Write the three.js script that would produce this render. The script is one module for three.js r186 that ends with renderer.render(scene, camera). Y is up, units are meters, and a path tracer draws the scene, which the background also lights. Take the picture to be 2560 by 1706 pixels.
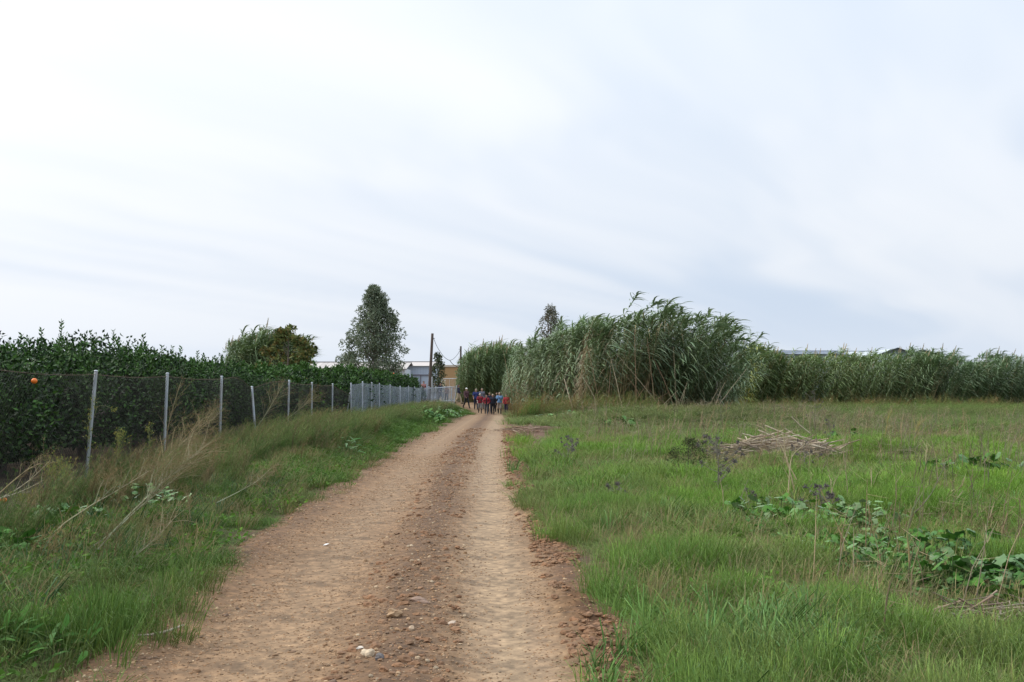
import * as THREE from 'three';

// ---------------------------------------------------------------- camera, sky, sun, exposure
const F = 2512, CX = 1280, CY = 853, EYE = 1.6, PITCH = Math.atan(127 / 2512);   // photograph pixels
const scene = new THREE.Scene();
const camera = new THREE.PerspectiveCamera(2 * Math.atan(853 / F) * 180 / Math.PI, 1024 / 682, 0.1, 6000);
camera.position.set(0, EYE, 0);
camera.rotation.set(PITCH, 0, 0);
const renderer = new THREE.WebGLRenderer({ antialias: true });
renderer.setSize(1024, 682);
renderer.toneMapping = THREE.LinearToneMapping;
renderer.toneMappingExposure = 1.3;
renderer.shadowMap.enabled = true;

const SUN_AZ = -72 * Math.PI / 180, SUN_EL = 38 * Math.PI / 180;
const sunDir = new THREE.Vector3(Math.sin(SUN_AZ) * Math.cos(SUN_EL), Math.sin(SUN_EL), -Math.cos(SUN_AZ) * Math.cos(SUN_EL));
const sun = new THREE.DirectionalLight(new THREE.Color(1, 0.94, 0.85), 1.5);
sun.position.copy(sunDir).multiplyScalar(120).add(new THREE.Vector3(0, 0, -50));
sun.target.position.set(0, 0, -50);
sun.shadow.radius = 22; sun.castShadow = true;
Object.assign(sun.shadow.camera, { left: -90, right: 90, top: 90, bottom: -90, near: 1, far: 320 });
scene.add(sun, sun.target);

// ---------------------------------------------------------------- numbers
function rng(seed) {
  let a = seed >>> 0;
  return () => { a = (a + 0x6D2B79F5) >>> 0; let t = a; t = Math.imul(t ^ (t >>> 15), t | 1); t ^= t + Math.imul(t ^ (t >>> 7), t | 61); return ((t ^ (t >>> 14)) >>> 0) / 4294967296; };
}
const clamp = (x, a = 0, b = 1) => Math.min(b, Math.max(a, x));
const lerp = (a, b, t) => a + (b - a) * t;
const smooth = (a, b, x) => { const t = clamp((x - a) / (b - a)); return t * t * (3 - 2 * t); };
const gauss = (x, c, w) => Math.exp(-(((x - c) / w) ** 2));
function hash(x, y, z = 0) { let h = Math.imul(x, 374761393) + Math.imul(y, 668265263) + Math.imul(z, 2147483647 ^ 0x5bd1e995); h = Math.imul(h ^ (h >>> 13), 1274126177); return ((h ^ (h >>> 16)) >>> 0) / 4294967296; }
function noise(x, y, z = 0) {   // value noise, 0..1
  const xi = Math.floor(x), yi = Math.floor(y), u = x - xi, v = y - yi, a = u * u * (3 - 2 * u), b = v * v * (3 - 2 * v);
  return lerp(lerp(hash(xi, yi, z), hash(xi + 1, yi, z), a), lerp(hash(xi, yi + 1, z), hash(xi + 1, yi + 1, z), a), b);
}
function fbm(x, y, oct = 4, z = 0) { let s = 0, w = 0.5, n = 0; for (let i = 0; i < oct; i++) { s += w * noise(x, y, z + i * 7); n += w; w *= 0.5; x = x * 2.03 + 11.3; y = y * 2.03 - 5.7; } return s / n; }
function interp(pts, x) {
  if (x <= pts[0][0]) return pts[0][1];
  for (let i = 1; i < pts.length; i++) if (x <= pts[i][0]) return lerp(pts[i - 1][1], pts[i][1], (x - pts[i - 1][0]) / (pts[i][0] - pts[i - 1][0]));
  return pts[pts.length - 1][1];
}
const V = (x, y, z) => new THREE.Vector3(x, y, z);

// ---------------------------------------------------------------- the sky: thin high overcast, brightest on the left where the sun stands behind it
{
  const W = 2048, H = 1024, data = new Float32Array(W * H * 4);
  const ca = Math.cos(0.62), sa = Math.sin(0.62);
  for (let j = 0; j < H; j++) {
    const el = ((j + 0.5) / H - 0.5) * Math.PI, y = Math.sin(el), c = Math.cos(el);
    for (let i = 0; i < W; i++) {
      const th = ((i + 0.5) / W - 0.5) * 2 * Math.PI, x = c * Math.cos(th), z = c * Math.sin(th);
      const cosS = x * sunDir.x + y * sunDir.y + z * sunDir.z;
      const up = Math.max(y, 0);
      const k = 1 / (up + 0.10), px = x * k, pz = -z * k;                      // the cloud sheet overhead
      const along = px * sa + pz * ca, across = px * ca - pz * sa;
      const warp = fbm(px * 0.5 + 3, pz * 0.5, 3, 5) - 0.5;
      const streak = fbm(across * 1.15 + warp * 1.6, along * 0.22 + warp, 5, 40);
      const soft = fbm(across * 0.42 + 7 + warp, along * 0.16 - 3, 3, 70);
      const wisp = fbm(across * 3.1 + warp * 3, along * 0.55 + warp * 2, 4, 90);
      let cloud = smooth(0.355, 0.63, 0.43 * streak + 0.33 * soft + 0.24 * wisp);
      cloud = lerp(cloud, 0.55, 1 - smooth(0.0, 0.10, up));
      const sunward = smooth(-0.1, 1.0, cosS);
      // the clear part and the cloud part
      const lowR = (1 - smooth(0.02, 0.2, up)) * (1 - smooth(0.3, 0.75, sunward));
      const base = [lerp(0.53, 0.62, sunward) - 0.055 * lowR, lerp(0.605, 0.675, sunward) - 0.045 * lowR, lerp(0.71, 0.76, sunward) - 0.03 * lowR];
      const white = [lerp(0.69, 0.735, sunward) - 0.04 * lowR, lerp(0.725, 0.76, sunward) - 0.035 * lowR, lerp(0.775, 0.80, sunward) - 0.025 * lowR];
      const glow = 1.6 * Math.exp(-(1 - cosS) * 14) + 0.07 * Math.exp(-(1 - cosS) * 3.4);
      const veil = 0.96 + 0.10 * smooth(0.05, 0.40, up) + 0.85 * smooth(0.36, 0.95, up);
      const o = (j * W + i) * 4;
      for (let q = 0; q < 3; q++) data[o + q] = el < 0 ? 0.3 : lerp(base[q], white[q], cloud) * veil + glow * [1, 0.97, 0.92][q];
      data[o + 3] = 1;
    }
  }
  const t = new THREE.DataTexture(data, W, H, THREE.RGBAFormat, THREE.FloatType);
  t.mapping = THREE.EquirectangularReflectionMapping; t.magFilter = t.minFilter = THREE.LinearFilter; t.wrapS = THREE.RepeatWrapping; t.needsUpdate = true;
  scene.background = t; scene.environment = t;
}

// ---------------------------------------------------------------- helpers for things and geometry
const used = {};
function numbered(n) { const k = used[n] = (used[n] ?? -1) + 1; return k ? `${n}_${String(k).padStart(3, '0')}` : n; }
function tag(o, label, category, group, kind) { if (label) o.userData.label = label; if (category) o.userData.category = category; if (group) o.userData.group = group; if (kind) o.userData.kind = kind; return o; }
function thing(name, label, category, pos = [0, 0, 0], turn = 0, group) { const o = new THREE.Group(); o.name = numbered(name); o.position.set(...pos); o.rotation.y = turn; scene.add(o); return tag(o, label, category, group); }
function mesh(name, geo, mat, parent) { const m = new THREE.Mesh(geo, mat); m.name = name; parent.add(m); return m; }
function single(name, geo, mat, label, category, pos = [0, 0, 0], turn = 0, group) { const m = new THREE.Mesh(geo, mat); m.name = numbered(name); m.position.set(...pos); m.rotation.y = turn; scene.add(m); return tag(m, label, category, group); }

class GB {   // collects triangles with a colour per vertex
  constructor() { this.p = []; this.c = []; this.i = []; }
  v(x, y, z, c) { this.p.push(x, y, z); this.c.push(c[0], c[1], c[2]); return this.p.length / 3 - 1; }
  tri(a, b, c) { this.i.push(a, b, c); }
  quad(a, b, c, d) { this.i.push(a, b, c, a, c, d); }
  tube(path, radii, sides, col, cap = false) {       // path: Vector3s, radii: number or list
    let prev = null; const n = path.length; const T = V(0, 0, 0), A = V(0, 0, 0), B = V(0, 0, 0);
    for (let k = 0; k < n; k++) {
      T.copy(path[Math.min(n - 1, k + 1)]).sub(path[Math.max(0, k - 1)]).normalize();
      A.set(Math.abs(T.y) > 0.9 ? 1 : 0, Math.abs(T.y) > 0.9 ? 0 : 1, 0).cross(T).normalize(); B.copy(T).cross(A);
      const r = Array.isArray(radii) ? radii[k] : radii, c = Array.isArray(col[0]) ? col[k] : col, ring = [];
      for (let s = 0; s < sides; s++) { const a = s / sides * 2 * Math.PI, u = Math.cos(a) * r, w = Math.sin(a) * r; ring.push(this.v(path[k].x + A.x * u + B.x * w, path[k].y + A.y * u + B.y * w, path[k].z + A.z * u + B.z * w, c)); }
      if (prev) for (let s = 0; s < sides; s++) this.quad(prev[s], ring[s], ring[(s + 1) % sides], prev[(s + 1) % sides]);
      else if (cap) for (let s = 1; s < sides - 1; s++) this.tri(ring[0], ring[s], ring[s + 1]);
      prev = ring;
    }
    if (cap) for (let s = 1; s < sides - 1; s++) this.tri(prev[0], prev[s + 1], prev[s]);
    return this;
  }
  ribbon(pts, widths, side, col) {                   // a blade; side: unit vector across it
    let a = -1, b = -1;
    for (let k = 0; k < pts.length; k++) {
      const w = widths[k] / 2, p = pts[k], c = Array.isArray(col[0]) ? col[k] : col;
      if (w < 1e-5) { const t = this.v(p.x, p.y, p.z, c); if (a >= 0) this.tri(a, b, t); a = b = t; continue; }
      const l = this.v(p.x - side.x * w, p.y - side.y * w, p.z - side.z * w, c), r = this.v(p.x + side.x * w, p.y + side.y * w, p.z + side.z * w, c);
      if (k) this.quad(a, b, r, l);
      a = l; b = r;
    }
    return this;
  }
  leaf(p, dir, side, len, wid, col, fold = 0.15) {   // a kite folded along its midrib
    const nx = dir.y * side.z - dir.z * side.y, ny = dir.z * side.x - dir.x * side.z, nz = dir.x * side.y - dir.y * side.x, h = fold * wid;
    const m = 0.45 * len, w = wid / 2;
    const a = this.v(p.x, p.y, p.z, col), t = this.v(p.x + dir.x * len, p.y + dir.y * len, p.z + dir.z * len, col);
    const l = this.v(p.x + dir.x * m - side.x * w + nx * h, p.y + dir.y * m - side.y * w + ny * h, p.z + dir.z * m - side.z * w + nz * h, col);
    const r = this.v(p.x + dir.x * m + side.x * w + nx * h, p.y + dir.y * m + side.y * w + ny * h, p.z + dir.z * m + side.z * w + nz * h, col);
    this.tri(a, r, t); this.tri(a, t, l);
    return this;
  }
  add(geo, matrix, col) {
    const g = matrix ? geo.clone().applyMatrix4(matrix) : geo, P = g.attributes.position, o = this.p.length / 3;
    for (let k = 0; k < P.count; k++) this.v(P.getX(k), P.getY(k), P.getZ(k), col);
    if (g.index) for (let k = 0; k < g.index.count; k++) this.i.push(o + g.index.getX(k)); else for (let k = 0; k < P.count; k++) this.i.push(o + k);
    return this;
  }
  box(x0, x1, y0, y1, z0, z1, col) { return this.add(new THREE.BoxGeometry(x1 - x0, y1 - y0, z1 - z0).toNonIndexed(), new THREE.Matrix4().makeTranslation((x0 + x1) / 2, (y0 + y1) / 2, (z0 + z1) / 2), col); }
  get size() { return this.p.length; }
  geo(uvScale) {
    const g = new THREE.BufferGeometry();
    g.setAttribute('position', new THREE.Float32BufferAttribute(this.p, 3));
    g.setAttribute('color', new THREE.Float32BufferAttribute(this.c, 3));
    g.setIndex(this.i); g.computeVertexNormals();
    return g;
  }
}
const std = (o) => new THREE.MeshStandardMaterial({ vertexColors: true, roughness: 0.85, side: THREE.DoubleSide, ...o });
const leafy = (o) => new THREE.MeshPhysicalMaterial({ vertexColors: true, roughness: 0.72, transmission: 0.28, thickness: 0, side: THREE.DoubleSide, ...o });
const M = {
  plant: leafy({ roughness: 0.8, specularIntensity: 0.2 }), reed: leafy({ roughness: 0.6, transmission: 0.3, specularIntensity: 0.6 }), gloss: leafy({ roughness: 0.6, transmission: 0.12, specularIntensity: 0.35 }), matte: leafy({ roughness: 0.95, transmission: 0.3, specularIntensity: 0.2 }),
  wood: std({ roughness: 0.9 }), metal: std({ roughness: 0.55, metalness: 0.5 }), stone: std({ roughness: 0.95 }), cloth: std({ roughness: 0.95 }), skin: std({ roughness: 0.6 }),
  wall: std({ roughness: 0.9 }),
};
const mul = (c, k) => [c[0] * k, c[1] * k, c[2] * k], mix = (a, b, t) => [lerp(a[0], b[0], t), lerp(a[1], b[1], t), lerp(a[2], b[2], t)];
function vary(c, r, amt = 0.25) { const k = 1 + (r() - 0.5) * 2 * amt, h = (r() - 0.5) * amt * 0.5; return [c[0] * k * (1 + h), c[1] * k, c[2] * k * (1 - h)]; }
const _m = new THREE.Matrix4(), _q = new THREE.Quaternion(), _q2 = new THREE.Quaternion(), _e = new THREE.Euler();
function instances(name, geo, mat, list, parent) {    // list: {x,y,z,turn,lean,leanTo,s:[..],c}
  const m = new THREE.InstancedMesh(geo, mat, list.length); m.name = name;
  list.forEach((t, k) => {
    _q.setFromAxisAngle(V(0, 1, 0), t.turn || 0);
    if (t.lean) { const a = t.leanTo || 0; _q2.setFromAxisAngle(V(Math.sin(a), 0, -Math.cos(a)), t.lean); _q.premultiply(_q2); }   // leanTo 0 = towards +x
    if (t.q) _q.copy(t.q);
    const s = t.s; _m.compose(V(t.x, t.y, t.z), _q, Array.isArray(s) ? V(...s) : V(s, s, s));
    m.setMatrixAt(k, _m); if (t.c) m.setColorAt(k, new THREE.Color().setRGB(...t.c));
  });
  m.userData.kind = 'stuff'; parent.add(m); return m;
}

// ---------------------------------------------------------------- where things are: d = metres ahead of the camera (-z)
function at(px, py, d) { const u = (px - CX) / F, v = (CY - py) / F, c = Math.cos(PITCH), s = Math.sin(PITCH), y = v * c + s, z = c - v * s, k = d / z; return V(u * k, EYE + y * k, -d); }
const xAt = (px, d) => at(px, 1000, d).x;
const ROAD_C = [[-30, -0.5], [3, -0.72], [5.5, -0.8], [9.6, -1.05], [18, -1.36], [33, -1.68], [50, -1.75], [68, -1.78], [80, -1.75], [88, -2.6], [95, -4.8], [104, -8.5], [115, -15]];
const ROAD_W = [[-30, 1.5], [5.5, 1.52], [10, 1.6], [18, 1.62], [33, 1.75], [60, 1.6], [80, 1.5], [92, 1.7], [115, 1.9]];
function soft(pts, x) { return (interp(pts, x - 1.5) + interp(pts, x) + interp(pts, x + 1.5)) / 3; }
const roadC = (d) => soft(ROAD_C, d), roadW = (d) => interp(ROAD_W, d);
function gy(x, d) {
  const c = roadC(d), w = roadW(d), tl = c - w - x, tr = x - c - w;
  let h = 0;
  h += smooth(0.1, 1.5, tl) * (1 - 0.55 * smooth(2.0, 4.0, tl)) * (0.16 + 0.30 * smooth(15, 28, d)) * (1 - 0.5 * smooth(64, 80, d));
  h += smooth(0.1, 1.2, tr) * 0.07;
  const out = smooth(0.3, 3, Math.max(tl, tr));
  h += out * (fbm(x * 0.16 + 3, d * 0.16, 3, 3) - 0.5) * 0.34 * (1 - 0.4 * smooth(40, 90, d)) + out * (noise(x * 0.9, d * 0.9, 9) - 0.5) * 0.07;
  h += 0.42 * Math.exp(-(((x - 9.5) / 5) ** 2) - ((d - 50) / 7) ** 2) + 0.25 * Math.exp(-(((x - 5) / 2.4) ** 2) - ((d - 46) / 6) ** 2);
  h += 0.62 * smooth(81, 93, d) * (1 - smooth(-0.5, 4, x)) - 0.18 * gauss(d, 79, 6) * (1 - smooth(0, 5, x)) * (1 - smooth(1, 3, tl));
  return h;
}
function onGround(px, py) { let d = 20; for (let k = 0; k < 40; k++) { const p = at(px, py, d), g = gy(p.x, d); const drop = EYE - p.y, want = EYE - g; d = lerp(d, clamp(d * want / Math.max(drop, 0.01), 3, 200), 0.6); } const p = at(px, py, d); return V(p.x, gy(p.x, d), -d); }

// ---------------------------------------------------------------- textures of grain
function grainTexture(N, fn, srgb) {
  const a = new Uint8Array(N * N * 4);
  for (let j = 0; j < N; j++) for (let i = 0; i < N; i++) { const c = fn(i / N, j / N), o = (j * N + i) * 4; a[o] = c[0]; a[o + 1] = c[1]; a[o + 2] = c[2]; a[o + 3] = 255; }
  const t = new THREE.DataTexture(a, N, N); t.wrapS = t.wrapT = THREE.RepeatWrapping; t.magFilter = t.minFilter = THREE.LinearFilter; t.needsUpdate = true;
  if (srgb) t.colorSpace = THREE.SRGBColorSpace;
  return t;
}
function tileNoise(u, v, f, z) { // periodic value noise
  const x = u * f, y = v * f, xi = Math.floor(x), yi = Math.floor(y), a0 = x - xi, b0 = y - yi, a = a0 * a0 * (3 - 2 * a0), b = b0 * b0 * (3 - 2 * b0), w = (k) => ((k % f) + f) % f;
  return lerp(lerp(hash(w(xi), w(yi), z), hash(w(xi + 1), w(yi), z), a), lerp(hash(w(xi), w(yi + 1), z), hash(w(xi + 1), w(yi + 1), z), a), b);
}
const tileFbm = (u, v, f, o, z) => { let s = 0, w = 0.5, n = 0; for (let k = 0; k < o; k++) { s += w * tileNoise(u, v, f, z + k); n += w; w *= 0.6; f *= 2; } return s / n; };
const soilMap = grainTexture(1024, (u, v) => { const a = tileFbm(u, v, 24, 6, 1), b = tileFbm(u, v, 6, 3, 20), g = 255 * clamp(0.78 + (a - 0.5) * 0.5 + (b - 0.5) * 0.14); return [g, g * 0.985, g * 0.965]; }, true);
const soilBump = grainTexture(1024, (u, v) => { const a = tileFbm(u, v, 30, 6, 1), p = Math.max(0, tileFbm(u, v, 60, 2, 50) - 0.62) * 2, g = 255 * clamp(a * 0.8 + p * 0.5); return [g, g, g]; });

// ---------------------------------------------------------------- ground and road
const SOIL = [0.205, 0.122, 0.062], TURF = [0.085, 0.095, 0.035], ORCHARD = [0.15, 0.105, 0.075], RED = [0.20, 0.105, 0.062];
const bareBank = (x, d) => smooth(0.75, 0.15, Math.abs((x - 0.9) / 2.6) + (fbm(x * 1.6, d * 0.35, 4, 8) - 0.5) * 1.1 + 0.5 * Math.abs((d - 40) / 14));
function groundColour(x, d) {
  const tl = roadC(d) - roadW(d) - x, tr = x - roadC(d) - roadW(d), n = fbm(x * 0.8, d * 0.8, 4, 30);
  let c = mix(TURF, mul(SOIL, 0.8), smooth(0.42, 0.7, n));
  c = mix(c, mix(SOIL, RED, 0.4), 1 - smooth(-0.1, 0.75, Math.max(tl, tr) + (n - 0.5) * 0.8));
  c = mix(c, RED, 0.9 * bareBank(x, d));
  if (x < -5.4) c = mix(c, ORCHARD, smooth(-5.4, -6.0, x) * (d < 16 ? 1 : 0.6));
  return mul(c, 0.85 + 0.3 * noise(x * 3, d * 3, 31));
}
{
  const axis = (fine, step, growth, far) => { const a = [0]; let s = step; while (a[a.length - 1] < far) { if (a[a.length - 1] > fine) s *= growth; a.push(a[a.length - 1] + s); } return a; };
  const xr = axis(13, 0.16, 1.12, 3000), xs = [...xr.slice(1).reverse().map((v) => -v), ...xr];
  const dr = axis(34, 0.16, 1.07, 3000), ds = [-3000, -600, -150, -60, -30, -16, -8, -4, -2, ...dr];
  const p = [], c = [], uv = [], idx = [];
  for (const d of ds) for (const x of xs) {
    const tl = roadC(d) - roadW(d) - x, tr = x - roadC(d) - roadW(d);
    const inRoad = 1 - smooth(-0.25, 0.05, Math.max(tl, tr) + (fbm(x * 2, d * 2, 2, 14) - 0.5) * 0.3);
    p.push(x, gy(x, d) - 0.14 * inRoad + (1 - inRoad) * (fbm(x * 3.1, d * 3.1, 2, 6) - 0.5) * 0.05, -d); c.push(...groundColour(x, d)); uv.push(x / 1.7, d / 1.7);
  }
  const n = xs.length;
  for (let j = 0; j < ds.length - 1; j++) for (let i = 0; i < n - 1; i++) { const a = j * n + i; idx.push(a, a + 1, a + n + 1, a, a + n + 1, a + n); }
  const g = new THREE.BufferGeometry();
  g.setAttribute('position', new THREE.Float32BufferAttribute(p, 3)); g.setAttribute('color', new THREE.Float32BufferAttribute(c, 3)); g.setAttribute('uv', new THREE.Float32BufferAttribute(uv, 2)); g.setIndex(idx); g.computeVertexNormals();
  single('ground', g, std({ roughness: 1, map: soilMap, bumpMap: soilBump, bumpScale: 0.02 }), 'bare soil and turf of the field and the grassy banks beside the track').userData.kind = 'structure';
}
// across the road u = -1 (left edge) .. 1 (right edge)
const TRACK_R = 0.56, TRACK_L = -0.42, RIDGE = 0.1;
function roadLook(u, d) {
  const x = roadC(d) + u * roadW(d), wob = (fbm(d * 0.35, u * 0.5, 3, 60) - 0.5) * 0.25, v = u + wob * 0.55;
  const big = fbm(x * 1.0, d * 0.28, 4, 61), fine = fbm(x * 26, d * 22, 3, 62), str = fbm(x * 5.5, d * 0.5, 3, 63);
  const r = gauss(v, TRACK_R, 0.23), l = gauss(v, TRACK_L, 0.27), m = gauss(v, RIDGE, 0.17), eR = smooth(0.80, 0.97, v), eL = smooth(-0.70, -0.98, v);
  return { x, big, fine, str, r, l, m, eR, eL };
}
function roadY(u, d) {
  const k = roadLook(u, d), near = 1 - smooth(14, 60, d) * 0.6;
  let h = -0.035 * k.r - 0.03 * k.l + 0.03 * k.m + 0.022 * k.eL;
  const tread = Math.max(0, Math.sin(d * 2 * Math.PI / 0.13 + u * 9 + 3 * noise(d * 1.5, u * 4, 66))) * smooth(0.44, 0.62, noise(d * 0.9, u * 2, 67));
  const lump = fbm(k.x * 9, d * 9, 3, 64) - 0.5, lump2 = fbm(k.x * 26, d * 26, 2, 65) - 0.5;
  const rough = 0.05 + 1.0 * k.m + 1.0 * k.eR + 0.6 * k.eL + 0.10 * smooth(0.5, 0.7, k.big) * (1 - k.r);
  h += near * rough * (lump * 0.030 + lump2 * 0.016) + (k.big - 0.5) * 0.02 + near * gauss(u, 0.90, 0.12) * (0.015 + 0.05 * tread) + near * 0.012 * gauss(u, 0.32, 0.05) * Math.max(0, Math.sin(d * 2 * Math.PI / 0.11 + 4 * noise(d, 2, 68)));
  return gy(k.x, d) * 1 + h - 0.22 * smooth(1.04, 1.3, Math.abs(u) + (k.fine - 0.5) * 0.12);
}
const PALE = [0.475, 0.338, 0.205], ORANGE = [0.335, 0.197, 0.097], MIDC = [0.175, 0.098, 0.050], EDGE = [0.205, 0.105, 0.050];
const road = new THREE.Group(); road.name = 'dirt_road'; tag(road, 'rutted brown dirt road running from the foreground to the walkers', null, null, 'structure'); scene.add(road);
{
  const ds = []; for (let d = -12; d < 4; d += 0.3) ds.push(d); for (let d = 4; d < 112; d += Math.max(0.018, 0.0038 * d * (1 + d * 0.012))) ds.push(d);
  const N = 150, p = [], c = [], uv = [], idx = [];
  for (const d of ds) for (let i = 0; i <= N; i++) {
    const u = -1.32 + 2.64 * i / N, k = roadLook(u, d);
    p.push(k.x, roadY(u, d), -d); uv.push(k.x / 1.3, d / 1.3);
    let col = mix(ORANGE, PALE, clamp(1.05 * k.r * (0.5 + k.big) + 0.75 * k.l * (0.1 + k.big * 1.0) + 0.25 * (k.str - 0.5)));
    col = mix(col, MIDC, clamp(k.m * (0.6 + 0.8 * k.str)));
    col = mix(col, mul(ORANGE, 0.8), 0.6 * smooth(0.42, 0.75, k.big * 0.7 + k.fine * 0.3) * (1 - 0.75 * k.r) * (1 - 0.3 * k.l));
    col = mix(col, EDGE, clamp(k.eR * 0.9)); col = mix(col, mul(MIDC, 1.2), clamp(k.eL * (0.3 + 0.8 * k.str)));
    col = mix(col, RED, 0.25 * smooth(0.5, 0.8, k.str) * k.r);
    c.push(...mul(col, 0.90 + 0.2 * k.fine));
  }
  for (let j = 0; j < ds.length - 1; j++) for (let i = 0; i < N; i++) { const a = j * (N + 1) + i; idx.push(a, a + 1, a + N + 2, a, a + N + 2, a + N + 1); }
  const g = new THREE.BufferGeometry();
  g.setAttribute('position', new THREE.Float32BufferAttribute(p, 3)); g.setAttribute('color', new THREE.Float32BufferAttribute(c, 3)); g.setAttribute('uv', new THREE.Float32BufferAttribute(uv, 2)); g.setIndex(idx); g.computeVertexNormals();
  mesh('road_surface', g, std({ roughness: 0.98, map: soilMap, bumpMap: soilBump, bumpScale: 0.0014 }), road);
}
// stones and clods of the road
function rock(seed, flat = 0.7, det = 1, rough = 0.35) {
  const g = new THREE.IcosahedronGeometry(1, det), P = g.attributes.position, r = rng(seed), ph = [r() * 9, r() * 9, r() * 9];
  for (let k = 0; k < P.count; k++) { const x = P.getX(k), y = P.getY(k), z = P.getZ(k); const q = 1 + rough * (noise(x * 1.7 + ph[0], y * 1.7 + z * 1.3 + ph[1], seed % 97) - 0.5) * 2; P.setXYZ(k, x * q * 1.15, y * q * flat, z * q); }
  g.computeVertexNormals();
  const c = new Float32Array(P.count * 3).fill(1); g.setAttribute('color', new THREE.BufferAttribute(c, 3));
  return g;
}
const rocks = [rock(1), rock(2, 0.55), rock(3, 0.8), rock(4, 0.6, 1, 0.5)];
const gritGeo = [rock(21, 0.6, 0, 0.5), rock(22, 0.5, 0, 0.6)];
const clodGeo = [rock(11, 0.6, 1, 0.6), rock(12, 0.5, 1, 0.7), rock(13, 0.75, 1, 0.6)];
{
  const r = rng(77), lists = [[], [], [], []], mats = [[0.29, 0.18, 0.10], [0.21, 0.125, 0.07], [0.38, 0.275, 0.18], [0.165, 0.105, 0.068], [0.27, 0.16, 0.085]].map((c) => std({ color: new THREE.Color().setRGB(...c), roughness: 0.95 }));
  const tones = [[0.30, 0.185, 0.098], [0.22, 0.13, 0.070], [0.40, 0.29, 0.18], [0.17, 0.105, 0.062], [0.28, 0.165, 0.085], [0.24, 0.145, 0.078]];
  let singles = 0;
  for (let k = 0; k < 11000; k++) {
    const d = 3.5 + 40 * r() ** 2.0, pick = r(); let u;
    if (pick < 0.42) u = RIDGE + (r() + r() - 1) * 0.42; else if (pick < 0.72) u = -0.92 + (r() + r() - 1) * 0.42; else u = r() * 2.1 - 1.05;
    const k2 = roadLook(u, d); if (r() < 0.85 * k2.r + 0.55 * k2.l) continue;
    const s = (0.003 + 0.012 * r() ** 4) * (1 + d * 0.02), y = roadY(u, d) + s * 0.2;
    if (s > 0.0125 + d * 0.0006 && d < 13 && singles < 190) {
      const m = mesh('stone', rocks[k % 4], mats[k % 5], road); m.position.set(k2.x, y, -d); m.rotation.set(0, r() * 6.28, 0); m.scale.setScalar(s * 1.35); singles++;
    } else lists[k % 4].push({ x: k2.x, y, z: -d, turn: r() * 6.28, s, c: vary(tones[k % 6], r, 0.25) });
  }
  const grit = [[], []];
  for (let k = 0; k < 90000; k++) {
    const d = 4 + 22 * r() ** 1.7, u = r() * 2.2 - 1.1, q = roadLook(u, d), s = (0.0022 + 0.0042 * r() ** 2) * (1 + d * 0.03); if (r() < 0.85 * q.r + 0.55 * q.l || r() > 0.25 + 1.5 * smooth(0.35, 0.7, q.str)) continue;
    grit[k % 2].push({ x: q.x, y: roadY(u, d) + s * 0.25, z: -d, turn: r() * 6.28, s: [s * 1.3, s, s], c: vary(mix(mix(MIDC, ORANGE, r() * 0.8), PALE, r() < 0.12 ? 0.7 : 0), r, 0.3) });
  }
  grit.forEach((l, k) => instances('grit', gritGeo[k], M.stone, l, road));
  lists.forEach((l, k) => instances('gravel', rocks[k], M.stone, l, road));
  const clods = [[], [], []]; let big = 0; const cm = [[0.205, 0.108, 0.054], [0.255, 0.14, 0.07], [0.175, 0.092, 0.048]].map((c) => std({ color: new THREE.Color().setRGB(...c), roughness: 1 }));
  for (let k = 0; k < 6500; k++) {
    const d = 4 + 40 * r() ** 1.8, mid = r() < 0.22, u = mid ? RIDGE + (r() - 0.5) * 0.5 : 0.93 + (r() + r() - 1) * 0.17, x = roadC(d) + u * roadW(d), s = (0.009 + 0.020 * r() ** 2.4) * (1 + d * 0.012);
    if (noise(d * 1.1, u * 3, 91) < (mid ? 0.38 : 0.2)) continue;
    const y = roadY(u, d) + s * 0.12;
    if (s > 0.024 && d < 16 && big < 110) { const m = mesh('dirt_clod', clodGeo[k % 3], cm[k % 3], road); m.position.set(x, y, -d); m.rotation.y = r() * 6.28; m.scale.set(s * 1.2, s, s); big++; }
    else clods[k % 3].push({ x, y, z: -d, turn: r() * 6.28, s: [s * 1.2, s, s], c: vary([0.215, 0.115, 0.058], r, 0.25) });
  }
  clods.forEach((l, k) => instances('clods', clodGeo[k], M.stone, l, road));
}
function loneStone(px, py, size, flat, col, label, seed, stretch = 1) {
  const p = onGround(px, py), g = rock(seed, flat, 2, 0.45), C = g.attributes.color, P = g.attributes.position;
  for (let k = 0; k < P.count; k++) { const n = 0.8 + 0.4 * noise(P.getX(k) * 4 + 5, P.getY(k) * 4 + P.getZ(k) * 3, seed); C.setXYZ(k, col[0] * n, col[1] * n, col[2] * n); }
  g.scale(size * stretch, size, size);
  const d = -p.z, u = (p.x - roadC(d)) / roadW(d);
  single('stone', g, M.stone, label, 'stone', [p.x, roadY(u, d) + size * flat * 0.45, p.z], seed);
}
loneStone(918, 1648, 0.034, 0.8, [0.56, 0.44, 0.30], 'angular yellowish stone on the dirt road, largest pale one in the foreground', 31);
loneStone(896, 1625, 0.024, 0.45, [0.62, 0.54, 0.44], 'flat whitish stone lying just behind the angular yellowish stone', 32, 1.4);
loneStone(948, 1662, 0.026, 0.9, [0.13, 0.115, 0.11], 'dark grey round stone just right of the angular yellowish stone', 33);
loneStone(1050, 1516, 0.042, 0.55, [0.24, 0.16, 0.115], 'long reddish brown stone on the stony middle of the road', 34, 1.8);
loneStone(986, 1552, 0.045, 0.85, [0.33, 0.215, 0.12], 'rounded tan lump half sunk in the road before the long brown stone', 35);
loneStone(1130, 1560, 0.03, 0.4, [0.40, 0.31, 0.23], 'flat pale brown stone between the stony middle and the right wheel track', 36, 1.3);
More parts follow.
